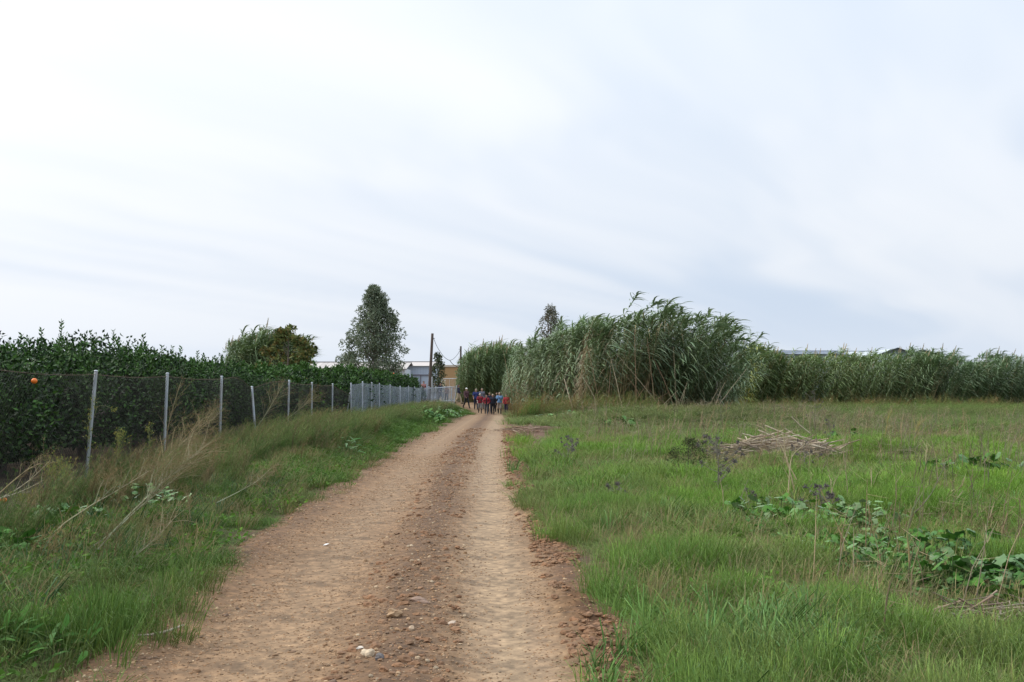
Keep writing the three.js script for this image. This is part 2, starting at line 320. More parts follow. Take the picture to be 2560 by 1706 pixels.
{
  const p = onGround(815, 1360), b = new GB(), c = [0.85, 0.85, 0.83];
  b.tri(b.v(-0.03, 0, 0.012, c), b.v(0.006, 0.008, 0.018, c), b.v(0.033, 0.018, -0.012, c)); b.tri(b.v(-0.03, 0.001, 0.012, c), b.v(0.033, 0.019, -0.012, c), b.v(-0.012, 0.013, -0.018, c));
  single('paper_scrap', b.geo(), M.cloth, 'small crumpled white scrap of paper near the left edge of the road', 'litter', [p.x, roadY((p.x - roadC(-p.z)) / roadW(-p.z), -p.z) + 0.006, p.z]);
}
{
  const b = new GB(), pts = [[340, 1607], [376, 1608], [410, 1600], [436, 1592], [458, 1584]].map(([x, y], k) => { const q = onGround(x, y); q.y = roadY((q.x - roadC(-q.z)) / roadW(-q.z), -q.z) + 0.02 + 0.006 * k; return q; });
  b.tube(pts, [0.004, 0.008, 0.009, 0.009, 0.006], 6, [0.44, 0.36, 0.29], true);
  single('stick', b.geo(), M.wood, 'pale bent stick lying at the grassy left edge of the road', 'stick');
}

// ---------------------------------------------------------------- buildings
function boxPart(name, parent, x0, x1, y0, y1, z0, z1, col, mat = M.wall) { const b = new GB().box(x0, x1, y0, y1, z0, z1, col); return mesh(name, b.geo(), mat, parent); }
{
  const D = 140, a = at(1000, 905, D), b = at(1082, 905, D), top = at(1040, 915, D).y, ridge = at(1040, 904, D + 3).y;
  const t = thing('warehouse', 'grey blue warehouse wall with beige roof left of the wooden pole', 'warehouse', [a.x, 0, -D]);
  const W = b.x - a.x;
  boxPart('wall', t, 0, W, 0, top, -20, 0, [0.47, 0.53, 0.61]);
  const rf = new GB(), rc = [0.50, 0.45, 0.42];
  rf.quad(rf.v(-0.3, top - 0.02, 0.35, rc), rf.v(W + 0.3, top - 0.02, 0.35, rc), rf.v(W + 0.3, ridge, -6, rc), rf.v(-0.3, ridge, -6, rc));
  rf.quad(rf.v(-0.3, ridge, -6, rc), rf.v(W + 0.3, ridge, -6, rc), rf.v(W + 0.3, top, -20.3, rc), rf.v(-0.3, top, -20.3, rc));
  rf.tri(rf.v(W, top, 0, rc), rf.v(W, ridge, -6, rc), rf.v(W, top, -20, rc)); rf.tri(rf.v(0, top, 0, rc), rf.v(0, ridge, -6, rc), rf.v(0, top, -20, rc));
  const roof = mesh('roof', rf.geo(), M.wall, t);
  boxPart('ridge_cap', roof, -0.35, W + 0.35, ridge - 0.03, ridge + 0.10, -6.2, -5.8, [0.28, 0.26, 0.25]);
  const y1 = at(1040, 938, D).y;
  boxPart('door_rail', t, W * 0.22, W * 0.93, y1 - 0.08, y1 + 0.08, 0.003, 0.14, [0.20, 0.19, 0.22], M.metal);
  boxPart('door_post', t, W * 0.62, W * 0.645, 0, y1 - 0.085, 0.003, 0.12, [0.20, 0.18, 0.21], M.metal);
  for (let k = 0; k < 12; k++) boxPart('wall_seam', t, W * (k + 0.5) / 12 - 0.02, W * (k + 0.5) / 12 + 0.02, y1 + 0.2, top - 0.25, 0.003, 0.03, [0.36, 0.41, 0.50]);
}
{
  const D = 132, a = at(760, 905, D), b = at(1012, 905, D), eave = at(900, 922, D).y, ridge = at(900, 906, D + 5).y, W = b.x - a.x;
  const t = thing('warehouse', 'long white shed with pale striped roof behind the tall grey green tree', 'shed', [a.x, 0, -D]);
  boxPart('wall', t, 0, W, 0, eave, -12, 0, [0.58, 0.64, 0.68]);
  const roof = new THREE.Group(); roof.name = 'roof'; t.add(roof);
  for (let k = 0; k < 22; k++) {   // roof sheets
    const x0 = -0.3 + (W + 0.6) * k / 22, x1 = -0.3 + (W + 0.6) * (k + 1) / 22 - 0.03, r = new GB(), c = mul([0.47, 0.43, 0.40], 0.92 + 0.16 * hash(k, 3));
    r.quad(r.v(x0, eave - 0.03, 0.45, c), r.v(x1, eave - 0.03, 0.45, c), r.v(x1, ridge, -6, c), r.v(x0, ridge, -6, c)); r.quad(r.v(x0, ridge, -6, c), r.v(x1, ridge, -6, c), r.v(x1, eave, -12.4, c), r.v(x0, eave, -12.4, c));
    mesh('roof_sheet', r.geo(), M.wall, roof);
  }
  boxPart('gutter', t, -0.3, W + 0.3, eave - 0.16, eave - 0.05, 0.46, 0.6, [0.27, 0.25, 0.25], M.metal);
  boxPart('ridge_cap', t, -0.3, W + 0.3, ridge - 0.02, ridge + 0.12, -6.15, -5.85, [0.3, 0.28, 0.27]);
  for (let k = 0; k < 5; k++) boxPart('door', t, W * (0.06 + k * 0.19), W * (0.06 + k * 0.19) + 2.4, 0, eave * 0.72, 0.004, 0.06, [0.46, 0.52, 0.57]);
}
{
  const D = 122, a = at(1098, 912, D), b = at(1200, 912, D), top = at(1120, 913, D).y;
  const t = thing('ochre_building', 'ochre plastered building with pale parapet beside the roadside reeds', 'building', [a.x, 0, -D]), W = b.x - a.x;
  boxPart('wall', t, 0, W, 0, top - 0.25, -9, 0, [0.47, 0.285, 0.135]);
  boxPart('parapet', t, -0.08, W + 0.08, top - 0.25, top, -9.1, 0.1, [0.62, 0.54, 0.44]);
  boxPart('plinth', t, -0.05, W + 0.05, 0, 1.0, 0.003, 0.08, [0.52, 0.36, 0.2]);
  const w = boxPart('window', t, W * 0.72, W * 0.72 + 1.2, 2.2, 3.4, 0.004, 0.05, [0.07, 0.07, 0.08]); boxPart('sill', w, W * 0.72 - 0.1, W * 0.72 + 1.3, 2.08, 2.19, 0.004, 0.14, [0.6, 0.55, 0.48]);
}
{
  const D = 104, a = at(1094, 950, D), b = at(1112, 950, D), t = thing('gate_pillar', 'pale yellow rendered gate pillar before the ochre building', 'pillar', [a.x, 0.4, -D]), H = at(1100, 950, D).y - 0.4;
  boxPart('shaft', t, 0, b.x - a.x, 0, H - 0.12, -0.6, 0, [0.68, 0.56, 0.34]); boxPart('cap', t, -0.06, b.x - a.x + 0.06, H - 0.12, H, -0.66, 0.06, [0.66, 0.6, 0.5]);
}
function farShed(x0p, x1p, topPy, D, label, col, gable) {
  const a = at(x0p, topPy, D), b = at(x1p, topPy, D), h = a.y, W = b.x - a.x, t = thing('far_shed', label, 'shed', [a.x, 0, -D]);
  const e = gable ? h - W * 0.17 : h - 0.9;
  boxPart('wall', t, 0.1, W - 0.1, 0, e, -24, 0, [0.30, 0.34, 0.36]);
  const r = new GB(), c = col;
  if (gable) { r.quad(r.v(-0.3, e - 0.1, 0.4, c), r.v(W / 2, h, 0.4, c), r.v(W / 2, h, -24.4, c), r.v(-0.3, e - 0.1, -24.4, c)); r.quad(r.v(W + 0.3, e - 0.1, 0.4, c), r.v(W / 2, h, 0.4, c), r.v(W / 2, h, -24.4, c), r.v(W + 0.3, e - 0.1, -24.4, c)); }
  else { r.quad(r.v(-0.2, e, 0.5, c), r.v(W + 0.2, e, 0.5, c), r.v(W + 0.2, h, -7, c), r.v(-0.2, h, -7, c)); r.quad(r.v(-0.2, h, -7, c), r.v(W + 0.2, h, -7, c), r.v(W + 0.2, e, -24.4, c), r.v(-0.2, e, -24.4, c)); }
  mesh('roof', r.geo(), M.wall, t);
  if (gable) { const g = new GB(), k = [0.20, 0.24, 0.25]; g.tri(g.v(0.1, e, 0.01, k), g.v(W - 0.1, e, 0.01, k), g.v(W / 2, h - 0.06, 0.01, k)); mesh('gable', g.geo(), M.wall, t); const tr = new GB(); tr.tube([V(-0.3, e - 0.05, 0.42), V(W / 2, h + 0.05, 0.42), V(W + 0.3, e - 0.05, 0.42)], 0.11, 5, [0.14, 0.16, 0.18], true); mesh('trim', tr.geo(), M.metal, t); }
  else boxPart('ridge_cap', t, -0.2, W + 0.2, h - 0.03, h + 0.14, -7.2, -6.8, [0.25, 0.28, 0.33]);
}
farShed(1925, 2120, 875, 210, 'low dark blue grey shed roof above the reed bank, leftmost of the far roofs', [0.17, 0.20, 0.25], false);
farShed(2100, 2245, 876, 216, 'long pale grey shed roof above the reed bank between two other roofs', [0.50, 0.54, 0.56], false);
farShed(2195, 2292, 871, 196, 'grey gabled shed showing above the reed bank, taller of two gables', [0.46, 0.50, 0.52], true);
farShed(2258, 2352, 875, 200, 'grey gabled shed showing above the reed bank, lower right gable', [0.46, 0.50, 0.52], true);

// ---------------------------------------------------------------- poles and cable
const poleTop = at(1081, 834, 86);
{
  const base = V(xAt(1071, 86), 0.1, -86), t = thing('utility_pole', 'leaning brown wooden pole with cable left of the slim tree', 'pole', [base.x, base.y, base.z]), tp = poleTop.clone().sub(base);
  const b = new GB(), pts = [], rr = []; for (let k = 0; k <= 8; k++) { pts.push(V(tp.x * k / 8, tp.y * k / 8, tp.z * k / 8)); rr.push(lerp(0.15, 0.11, k / 8)); }
  b.tube(pts, rr, 10, [0.10, 0.07, 0.055], true); mesh('pole_shaft', b.geo(), M.wood, t);
  const c = new GB(); c.tube([V(tp.x - 0.02, tp.y - 0.45, 0.05), V(tp.x + 0.22, tp.y - 0.42, 0.05)], 0.03, 6, [0.2, 0.2, 0.2], true); mesh('cable_bracket', c.geo(), M.metal, t);
}
{
  const D2 = 97, top = at(1152, 866, D2), base = V(xAt(1151, D2), gy(xAt(1151, D2), D2), -D2), t = thing('utility_pole', 'shorter dark wooden pole standing against the plumed reeds', 'pole', [base.x, base.y, base.z]);
  const b = new GB(); b.tube([V(0, 0, 0), V((top.x - base.x) / 2, (top.y - base.y) / 2, 0), V(top.x - base.x, top.y - base.y, 0)], [0.11, 0.10, 0.085], 9, [0.085, 0.065, 0.055], true); mesh('pole_shaft', b.geo(), M.wood, t);
  const c = new GB().tube([V(top.x - base.x - 0.2, top.y - base.y - 0.3, 0.02), V(top.x - base.x, top.y - base.y - 0.3, 0.02)], 0.025, 6, [0.2, 0.2, 0.2], true); mesh('cable_bracket', c.geo(), M.metal, t);
  const keys = [[1083, 844, 86], [1092, 866, 88], [1104, 885, 90], [1114, 896, 92], [1124, 901, 93.5], [1134, 897, 95], [1144, 886, 96.3], [1151, 874, 97]].map((k) => at(...k));
  const cb = new GB().tube(new THREE.CatmullRomCurve3(keys).getPoints(40), 0.022, 5, [0.12, 0.12, 0.13]);
  cb.tube(new THREE.CatmullRomCurve3([[1124, 901, 93.5], [1131, 910, 94], [1141, 916, 95], [1150, 920, 96.8]].map((k) => at(...k))).getPoints(14), 0.03, 5, [0.10, 0.10, 0.11]);
  single('power_cable', cb.geo(), std({ roughness: 0.6 }), 'slack dark cable sagging between the two wooden poles', 'cable');
}
{
  const D = 96.5, x = xAt(1150, D), y0 = gy(x, D), h = at(1150, 935, D).y - y0, t = thing('metal_post', 'thin grey metal post at the foot of the shorter dark pole', 'post', [xAt(1148.5, D), y0, -D + 0.4]);
  mesh('post_shaft', new GB().tube([V(0, 0, 0), V(0, h, 0)], 0.045, 8, [0.42, 0.44, 0.48], true).geo(), M.metal, t); mesh('post_cap', new GB().tube([V(0, h, 0), V(0, h + 0.04, 0)], [0.055, 0.03], 8, [0.5, 0.5, 0.52], true).geo(), M.metal, t);
}

// ---------------------------------------------------------------- fences of wire mesh
function chainLink(b, A0, A1, B0, B1, sag, col, rad, pitch, seed) {   // A0 top, A1 bottom of one side; B0, B1 of the other
  const r = rng(seed), W = A0.distanceTo(B0), H = A0.distanceTo(A1), out = V(B0.z - A0.z, 0, A0.x - B0.x).normalize();
  const pt = (s, t) => { const T = A0.clone().lerp(B0, s), Bm = A1.clone().lerp(B1, s); T.y -= sag(s); const q = T.lerp(Bm, t); q.addScaledVector(out, 0.025 * (noise(s * W * 0.8, t * 2, seed) - 0.5) * Math.sin(Math.PI * s)); return q; };
  const seg = 5;
  for (const dirn of [1, -1]) for (let s0 = -H; s0 < W + H; s0 += pitch) {
    // x = s0 + dirn * y
    let y0 = 0, y1 = H; const xa = s0, xb = s0 + dirn * H;
    const lim = (x) => (x - s0) * dirn;
    if (dirn > 0) { y0 = Math.max(0, lim(0)); y1 = Math.min(H, lim(W)); } else { y0 = Math.max(0, lim(W)); y1 = Math.min(H, lim(0)); }
    if (y1 - y0 < 0.03) continue;
    const pts = []; for (let k = 0; k <= seg; k++) { const y = lerp(y0, y1, k / seg); pts.push(pt((s0 + dirn * y) / W, y / H)); }
    b.tube(pts, rad, 3, vary(col, r, 0.25));
  }
  const top = []; for (let k = 0; k <= 14; k++) top.push(pt(k / 14, 0.0));
  const rust = [0.13, 0.085, 0.06], wires = new GB().tube(top, rad * 2.0, 4, seed < 600 ? rust : col), mid = []; for (let k = 0; k <= 10; k++) mid.push(pt(k / 10, 0.5)); wires.tube(mid, rad * 1.2, 3, col);
  const barbs = new GB();   // the twisted wire ends standing up along the top edge
  for (let x = pitch * 0.3; x < W; x += pitch) { const q = pt(x / W, 0), dx = (B0.x - A0.x) / W, dz = (B0.z - A0.z) / W, l = 0.028 + 0.02 * r(); barbs.tube([q, V(q.x + dx * 0.012, q.y + l * 0.6, q.z + dz * 0.012), V(q.x - dx * 0.006, q.y + l, q.z - dz * 0.006)], [rad * 1.6, rad * 1.6, rad * 0.9], 3, seed < 600 ? rust : col); }
  return { wires, barbs };
}
function postAt(d, px, topPy, lean = [0, 0], x) { const X = x ?? xAt(px, d); const y0 = gy(X, d) - 0.02; const tp = at(px, topPy, d); return { top: V(X, tp.y, -d), base: V(X + lean[0], y0, -d + lean[1]) }; }
function buildFence(t, posts, wireCol, postCol, rad, pitch, seed, sags = {}, postR = 0.03) {
  const mm = std({ roughness: 0.7, metalness: 0.25 });
  posts.forEach((p, k) => {
    if (p.skipPost) return;
    const pr = rng(seed * 7 + k), pp = [], pc = []; for (let q = 0; q <= 12; q++) { pp.push(p.base.clone().lerp(p.top.clone().add(V(0, 0.03, 0)), q / 12)); pc.push(mix(vary(postCol, pr, 0.14), [0.20, 0.15, 0.11], 0.5 * smooth(0.3, 0, q / 12) + (pr() < 0.15 ? 0.25 : 0))); }
    const b = new GB().tube(pp, postR, 8, pc, true); const m = mesh('post', b.geo(), M.metal, t);
    mesh('post_cap', new GB().tube([p.top.clone().add(V(0, 0.03, 0)), p.top.clone().add(V(0, 0.045, 0)), p.top.clone().add(V(0, 0.055, 0))], [postR * 1.15, postR * 1.1, postR * 0.5], 8, mul(postCol, 1.25), true).geo(), M.metal, m);
  });
  for (let k = 0; k + 1 < posts.length; k++) {
    const a = posts[k], c = posts[k + 1], b = new GB(), up = V(0, 0.06, 0);
    const { wires, barbs } = chainLink(b, a.top.clone().sub(V(0, 0.02, 0)), a.base.clone().add(up), c.top.clone().sub(V(0, 0.02, 0)), c.base.clone().add(up), sags[k] || ((s) => 0.035 * Math.sin(Math.PI * s)), wireCol, rad, pitch, seed + k);
    const panel = mesh('wire_mesh', b.geo(), mm, t); panel.userData.kind = 'stuff'; mesh('line_wire', wires.geo(), mm, panel); mesh('wire_ends', barbs.geo(), mm, panel).userData.kind = 'stuff';
  }
}
const FX = -6.8, dPost = (px) => F * 6.8 / (1280 - px);
{
  const t = thing('chain_link_fence', 'rusty brown wire mesh fence with grey posts before the orange trees', 'fence');
  const P = [postAt(11.2, 0, 925, [0, 0], FX - 0.25), postAt(13.6, 0, 929, [0, 0], FX - 0.2), postAt(16.6, 238, 934, [-0.14, 0.0]), postAt(19.9, 417, 939, [-0.05, 0]), postAt(23.5, 553, 946, [-0.03, 0]), postAt(26.4, 629, 971, [0.17, 0.15]), postAt(30.6, 722, 955, [-0.03, 0]), postAt(34.1, 779, 960, [0, 0]), postAt(38.0, 831, 963, [-0.02, 0]), postAt(42.4, 875, 985, [-0.22, 0])];
  P[0].top.y = 1.93; P[1].top.y = 1.92;
  buildFence(t, P, [0.024, 0.019, 0.018], [0.40, 0.43, 0.46], 0.0020, 0.07, 500, { 4: (s) => 0.02 - 0.16 * Math.sin(Math.PI * s) * (s < 0.9 ? 1 : 1), 5: (s) => -0.09 * Math.sin(Math.PI * s) });
}
{
  const t = thing('chain_link_fence', 'newer pale grey wire mesh fence farther along beside the road', 'fence');
  const P = [[877, 972], [906, 957], [929, 959], [948, 961], [975, 964], [1000, 968], [1021, 967], [1036, 969], [1053, 969]].map(([px, py], k) => postAt(dPost(px), px, py, k === 8 ? [-0.12, 0.1] : [0.02 * Math.sin(k * 3), 0]));
  P[0].top.y = P[1].top.y - 0.1;
  const Q = [P[8], postAt(76.3, 1072, 968), postAt(77.5, 1090, 969), postAt(78.6, 1110, 968), postAt(79.8, 1142, 966, [-0.32, 0.15])].map((p, k) => (k ? p : { ...p, skipPost: true }));
  buildFence(t, P, [0.26, 0.30, 0.34], [0.46, 0.49, 0.55], 0.0019, 0.075, 700); buildFence(t, Q, [0.26, 0.29, 0.34], [0.46, 0.49, 0.55], 0.0036, 0.06, 760);
}
function frameGate(label, px0, px1, pyTop, pyMid, D, col, bars, drop) {
  const a = at(px0, pyTop, D), b = at(px1, pyTop, D), g = gy(a.x, D), t = thing('metal_gate', label, 'gate', [a.x, g, -D]), W = b.x - a.x, H = a.y - g, m = at(px0, pyMid, D).y - g;
  const bar = (n, x0, y0, x1, y1, r) => mesh(n, new GB().tube([V(x0, y0, 0), V(x1, y1, 0)], r, 8, col, true).geo(), M.metal, t);
  bar('top_rail', 0, H, W, H + drop, 0.035); bar('middle_rail', 0, m, W, m + drop, 0.03); bar('bottom_rail', 0.05, 0.12, W, 0.12, 0.03); bar('frame_post', 0, 0, 0, H, 0.04); bar('frame_post', W, 0, W + 0.05, H + drop, 0.04);
  for (let k = 1; k < bars; k++) bar('upright', W * k / bars, 0.12, W * k / bars, H + drop * k / bars, 0.018);
  const w = new GB(); for (let k = 1; k < 30; k++) w.tube([V(W * k / 30, 0.12, 0.02), V(W * k / 30, H, 0.02)], 0.003, 3, col); for (let k = 1; k < 22; k++) w.tube([V(0, 0.12 + (H - 0.12) * k / 22, 0.024), V(W, 0.12 + (H - 0.12) * k / 22, 0.024)], 0.003, 3, col);
  mesh('wire_mesh', w.geo(), M.metal, t);
}
frameGate('grey steel frame gate standing open behind the newer fence corner', 1062, 1128, 972, 1006, 84, [0.50, 0.53, 0.57], 3, 0.14);
frameGate('tall pale steel gate in front of the ochre building', 1104, 1143, 947, 968, 100, [0.66, 0.67, 0.66], 2, 0);
{
  const D = 90, x = xAt(1080, D), g = gy(x, D), t = thing('metal_post', 'tall grey steel post just right of the leaning wooden pole', 'post', [x, g, -D]), h = at(1080, 944, D).y - g;
  mesh('post_shaft', new GB().tube([V(0, 0, 0), V(0, h, 0)], 0.05, 8, [0.5, 0.52, 0.55], true).geo(), M.metal, t); mesh('post_cap', new GB().tube([V(0, h, 0), V(0, h + 0.05, 0)], [0.06, 0.03], 8, [0.55, 0.55, 0.57], true).geo(), M.metal, t);
}

// ---------------------------------------------------------------- trees
function rdir(r, up = 0) { const a = r() * 6.2832, z = r() * 2 - 1, s = Math.sqrt(1 - z * z); return V(s * Math.cos(a), z + up, s * Math.sin(a)).normalize(); }
function sideOf(d, r) { return rdir(r).cross(d).normalize(); }
function leafBlob(b, c, rad, n, o, r) {   // leaves around sprigs inside an ellipsoid
  for (let k = 0; k < n; k++) {
    const q = rdir(r), s = rad.x * 0 + Math.cbrt(0.15 + 0.85 * r()), p = V(c.x + q.x * rad.x * s, c.y + q.y * rad.y * s, c.z + q.z * rad.z * s);
    const dir = rdir(r, 0).multiplyScalar(o.spread ?? 1).add(V(q.x * 0.6, q.y * 0.6 + (o.up ?? 0), q.z * 0.6)).normalize();
    b.leaf(p, dir, sideOf(dir, r), o.len * (0.7 + 0.6 * r()), o.wid * (0.7 + 0.6 * r()), vary(o.cols[Math.floor(r() * o.cols.length)], r, 0.3));
  }
}
// orange trees: a low dense dome of glossy leaves with upright young shoots on top
function orangeGeos(seed, leaves, len, wid) {
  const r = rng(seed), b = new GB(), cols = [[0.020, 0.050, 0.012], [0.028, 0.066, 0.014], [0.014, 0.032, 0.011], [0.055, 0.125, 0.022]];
  const blobs = []; for (let k = 0; k < 34; k++) { const a = r() * 6.283, e = Math.asin(clamp(r() * 1.35 - 0.45, -0.4, 1)), q = V(Math.cos(a) * Math.cos(e) * 1.85, 1.25 + Math.sin(e) * 1.05, Math.sin(a) * Math.cos(e) * 1.75); blobs.push([q, 0.42 + 0.28 * r()]); }
  for (const [q, s] of blobs) leafBlob(b, q, V(s * 1.15, s * 0.95, s * 1.1), leaves / 34, { len, wid, cols, up: 0.25 }, r);
  for (let k = 0; k < leaves * 0.16; k++) { const q = rdir(r), s = 0.75; const p = V(q.x * 1.7 * s, 1.2 + q.y * 1.1 * s, q.z * 1.6 * s), dr = rdir(r); b.leaf(p, dr, sideOf(dr, r), len * 1.7, wid * 1.8, vary(cols[2], r)); }  // inner leaves take the darkest green, putting the crown's inner shade into colour
  for (let k = 0; k < 34; k++) {   // shoots
    const a = r() * 6.283, rr = Math.sqrt(r()) * 1.75, h = 0.16 + 0.42 * r() ** 1.6, p0 = V(Math.cos(a) * rr, 1.25 + 1.15 * Math.sqrt(Math.max(0.06, 1 - (rr / 2.05) ** 2)), Math.sin(a) * rr), lx = (r() - 0.3) * 0.25, lz = (r() - 0.5) * 0.25;
    b.tube([p0, V(p0.x + lx * h, p0.y + h, p0.z + lz * h)], 0.006, 3, [0.05, 0.08, 0.03]);
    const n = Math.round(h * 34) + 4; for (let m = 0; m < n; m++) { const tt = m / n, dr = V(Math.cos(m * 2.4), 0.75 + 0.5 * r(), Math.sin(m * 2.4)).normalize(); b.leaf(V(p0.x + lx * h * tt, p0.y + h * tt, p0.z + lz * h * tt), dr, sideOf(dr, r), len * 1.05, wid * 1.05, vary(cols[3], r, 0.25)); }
  }
  const w = new GB(); w.tube([V(0, 0, 0), V(0.03, 0.35, 0.02), V(0, 0.7, 0)], [0.11, 0.09, 0.085], 8, [0.10, 0.085, 0.07]);
  for (let k = 0; k < 7; k++) { const a = k * 0.9 + r(); w.tube([V(0, 0.6, 0), V(Math.cos(a) * 0.5, 1.1, Math.sin(a) * 0.5), V(Math.cos(a) * 1.1, 1.6 + 0.4 * r(), Math.sin(a) * 1.1)], [0.06, 0.04, 0.015], 5, [0.10, 0.085, 0.07]); }
  return { crown: b.geo(), trunk: w.geo() };
}
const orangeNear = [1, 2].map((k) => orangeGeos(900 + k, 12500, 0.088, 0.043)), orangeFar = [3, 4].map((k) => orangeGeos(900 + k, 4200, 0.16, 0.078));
const orangeGeo = (() => { const g = new THREE.SphereGeometry(0.042, 14, 10), P = g.attributes.position, r = rng(5); const c = []; for (let k = 0; k < P.count; k++) c.push(0.75, 0.17, 0.012); g.setAttribute('color', new THREE.Float32BufferAttribute(c, 3)); return g; })();
const orangeMat = std({ roughness: 0.45, bumpMap: soilBump, bumpScale: 0.001 });
function fruit(tree, px, py, d) { const p = at(px, py, d), m = mesh('orange', orangeGeo, orangeMat, tree); tree.updateMatrixWorld(true); m.position.copy(tree.worldToLocal(p)); m.scale.setScalar(1 / tree.scale.x); }
const ORD = ['first', 'second', 'third', 'fourth', 'fifth', 'sixth', 'seventh', 'eighth', 'ninth', 'tenth', 'eleventh', 'twelfth', 'thirteenth', 'fourteenth', 'fifteenth', 'sixteenth', 'seventeenth', 'eighteenth', 'nineteenth', 'twentieth', 'twenty-first', 'twenty-second', 'twenty-third', 'twenty-fourth', 'twenty-fifth'];
const orangeTrees = [];
{
  const r = rng(321); let k = 0;
  for (let d = 11.2; d < 84; d += 3.15 + 0.5 * r(), k++) {
    const gset = d < 33 ? orangeNear[k % 2] : orangeFar[k % 2], x = -9.2 + (r() - 0.5) * 0.6 - (d < 16 ? 0.1 : 0);
    const t = thing('orange_tree', `dark green orange tree behind the wire fence, ${ORD[k] || 'last'} along the row from the left`, 'orange tree', [x, gy(x, d) - 0.05, -d], r() * 6.28, 'orange trees in the row behind the fence');
    const s = (d < 18 ? 0.94 : d < 24 ? 1.0 : d < 40 ? 0.90 : d < 52 ? 0.93 : 1.02) * (0.92 + 0.16 * r());
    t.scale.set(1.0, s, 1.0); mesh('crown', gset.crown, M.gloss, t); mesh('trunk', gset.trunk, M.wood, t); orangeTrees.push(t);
  }
  for (let d = 15; d < 90; d += 4.2, k++) {   // the next row, of which only tops show
    const x = -12.9 + (r() - 0.5) * 0.4, t = thing('orange_tree', 'orange tree of the second row, mostly hidden behind the row at the fence', 'orange tree', [x, gy(x, d) - 0.05, -d], r() * 6.28, 'orange trees of the hidden second row');
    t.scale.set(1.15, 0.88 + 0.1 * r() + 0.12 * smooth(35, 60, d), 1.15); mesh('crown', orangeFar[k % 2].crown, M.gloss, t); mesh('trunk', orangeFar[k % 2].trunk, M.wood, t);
  }
  const near = (px, d) => { let best = orangeTrees[0]; for (const t of orangeTrees) if (Math.abs(-t.position.z - d) < Math.abs(-best.position.z - d)) best = t; return best; };
  fruit(near(85, 14.2), 85, 953, 14.1); fruit(near(8, 12.6), 8, 1251, 13.0);
  for (const [px, py, d] of [[941, 984, 54], [766, 948, 40], [948, 986, 55], [905, 930, 56], [984, 934, 64]]) fruit(near(px, d), px, py, d - 1.2 + 0.0);
}
// broad crowns made of leaf sprays on limbs
function bigTree(name, label, cat, base, H, spec) {
  const r = rng(spec.seed), t = thing(name, label, cat, base), w = new GB(), b = new GB();
  w.tube([V(0, 0, 0), V(0.05 * H * (spec.lean || 0), H * 0.3, 0), V(0.1 * H * (spec.lean || 0), H * 0.62, 0), V(0.12 * H * (spec.lean || 0), H * 0.9, 0)], [H * 0.022, H * 0.017, H * 0.010, H * 0.003], 8, spec.bark);
  for (let k = 0; k < spec.blobs; k++) {
    const tt = k / spec.blobs, y = lerp(spec.y0, 1, tt ** 0.9) * H, a = r() * 6.283, env = interp(spec.shape, y / H) * H * (spec.rough ? 0.70 + 0.48 * noise(a * 0.9 + 3, y * 0.45, spec.seed) : 1), rr = env * Math.sqrt(0.08 + 0.92 * r());
    const c = V(Math.cos(a) * rr + (spec.lean || 0) * 0.12 * y, y, Math.sin(a) * rr), s = spec.blobR * H * (0.6 + 0.8 * r()) * (1 - 0.45 * tt);
    if (k % 2 === 0) { const q = c.clone().multiplyScalar(0.5); q.y = Math.max(y - rr * 0.5 - 0.3, H * 0.12); w.tube([V((spec.lean || 0) * 0.1 * y, Math.max(y - rr * 0.9 - 0.6, H * 0.1), 0), q, c], [H * 0.006, H * 0.004, H * 0.0015], 4, spec.bark); }
    leafBlob(b, c, V(s, s * (spec.flat || 0.85), s), spec.leaves, { len: spec.len, wid: spec.wid, cols: spec.cols, up: spec.up ?? 0, spread: 1 }, r);
  }
  mesh('crown', b.geo(), spec.mat || M.plant, t); mesh('trunk', w.geo(), M.wood, t); return t;
}
bigTree('eucalyptus_tree', 'tall grey green eucalyptus tree standing before the sheds', 'tree', [xAt(935, 112), 0, -112], 13.2, { seed: 41, rough: true, bark: [0.22, 0.18, 0.15], blobs: 180, y0: 0.12, shape: [[0, 0.15], [0.15, 0.245], [0.35, 0.27], [0.55, 0.25], [0.68, 0.195], [0.8, 0.14], [0.92, 0.085], [1, 0.03]], blobR: 0.070, leaves: 112, len: 0.36, wid: 0.12, up: -0.25, lean: 0.1, cols: [[0.165, 0.205, 0.125], [0.20, 0.24, 0.155], [0.12, 0.155, 0.09], [0.26, 0.29, 0.21]] });
bigTree('fig_tree', 'small rounded tree with yellowing leaves right of the small reed clump', 'tree', [xAt(712, 68), 0, -68], 5.9, { seed: 42, rough: true, bark: [0.16, 0.13, 0.1], blobs: 34, y0: 0.4, shape: [[0, 0.2], [0.4, 0.36], [0.6, 0.40], [0.8, 0.31], [0.93, 0.18], [1, 0.06]], blobR: 0.075, leaves: 56, len: 0.26, wid: 0.2, up: 0.1, lean: 0.3, cols: [[0.115, 0.14, 0.04], [0.085, 0.115, 0.035], [0.15, 0.155, 0.045], [0.18, 0.14, 0.045]] });
bigTree('eucalyptus_tree', 'thin brownish eucalyptus crown rising behind the roadside reeds', 'tree', [xAt(1352, 104), 0, -104], 10.4, { seed: 43, rough: true, bark: [0.25, 0.19, 0.15], blobs: 60, y0: 0.5, shape: [[0, 0.1], [0.55, 0.15], [0.75, 0.13], [0.9, 0.09], [1, 0.03]], blobR: 0.05, leaves: 42, len: 0.3, wid: 0.08, up: -0.3, lean: 0.9, cols: [[0.15, 0.15, 0.10], [0.11, 0.12, 0.075], [0.19, 0.165, 0.12]] });
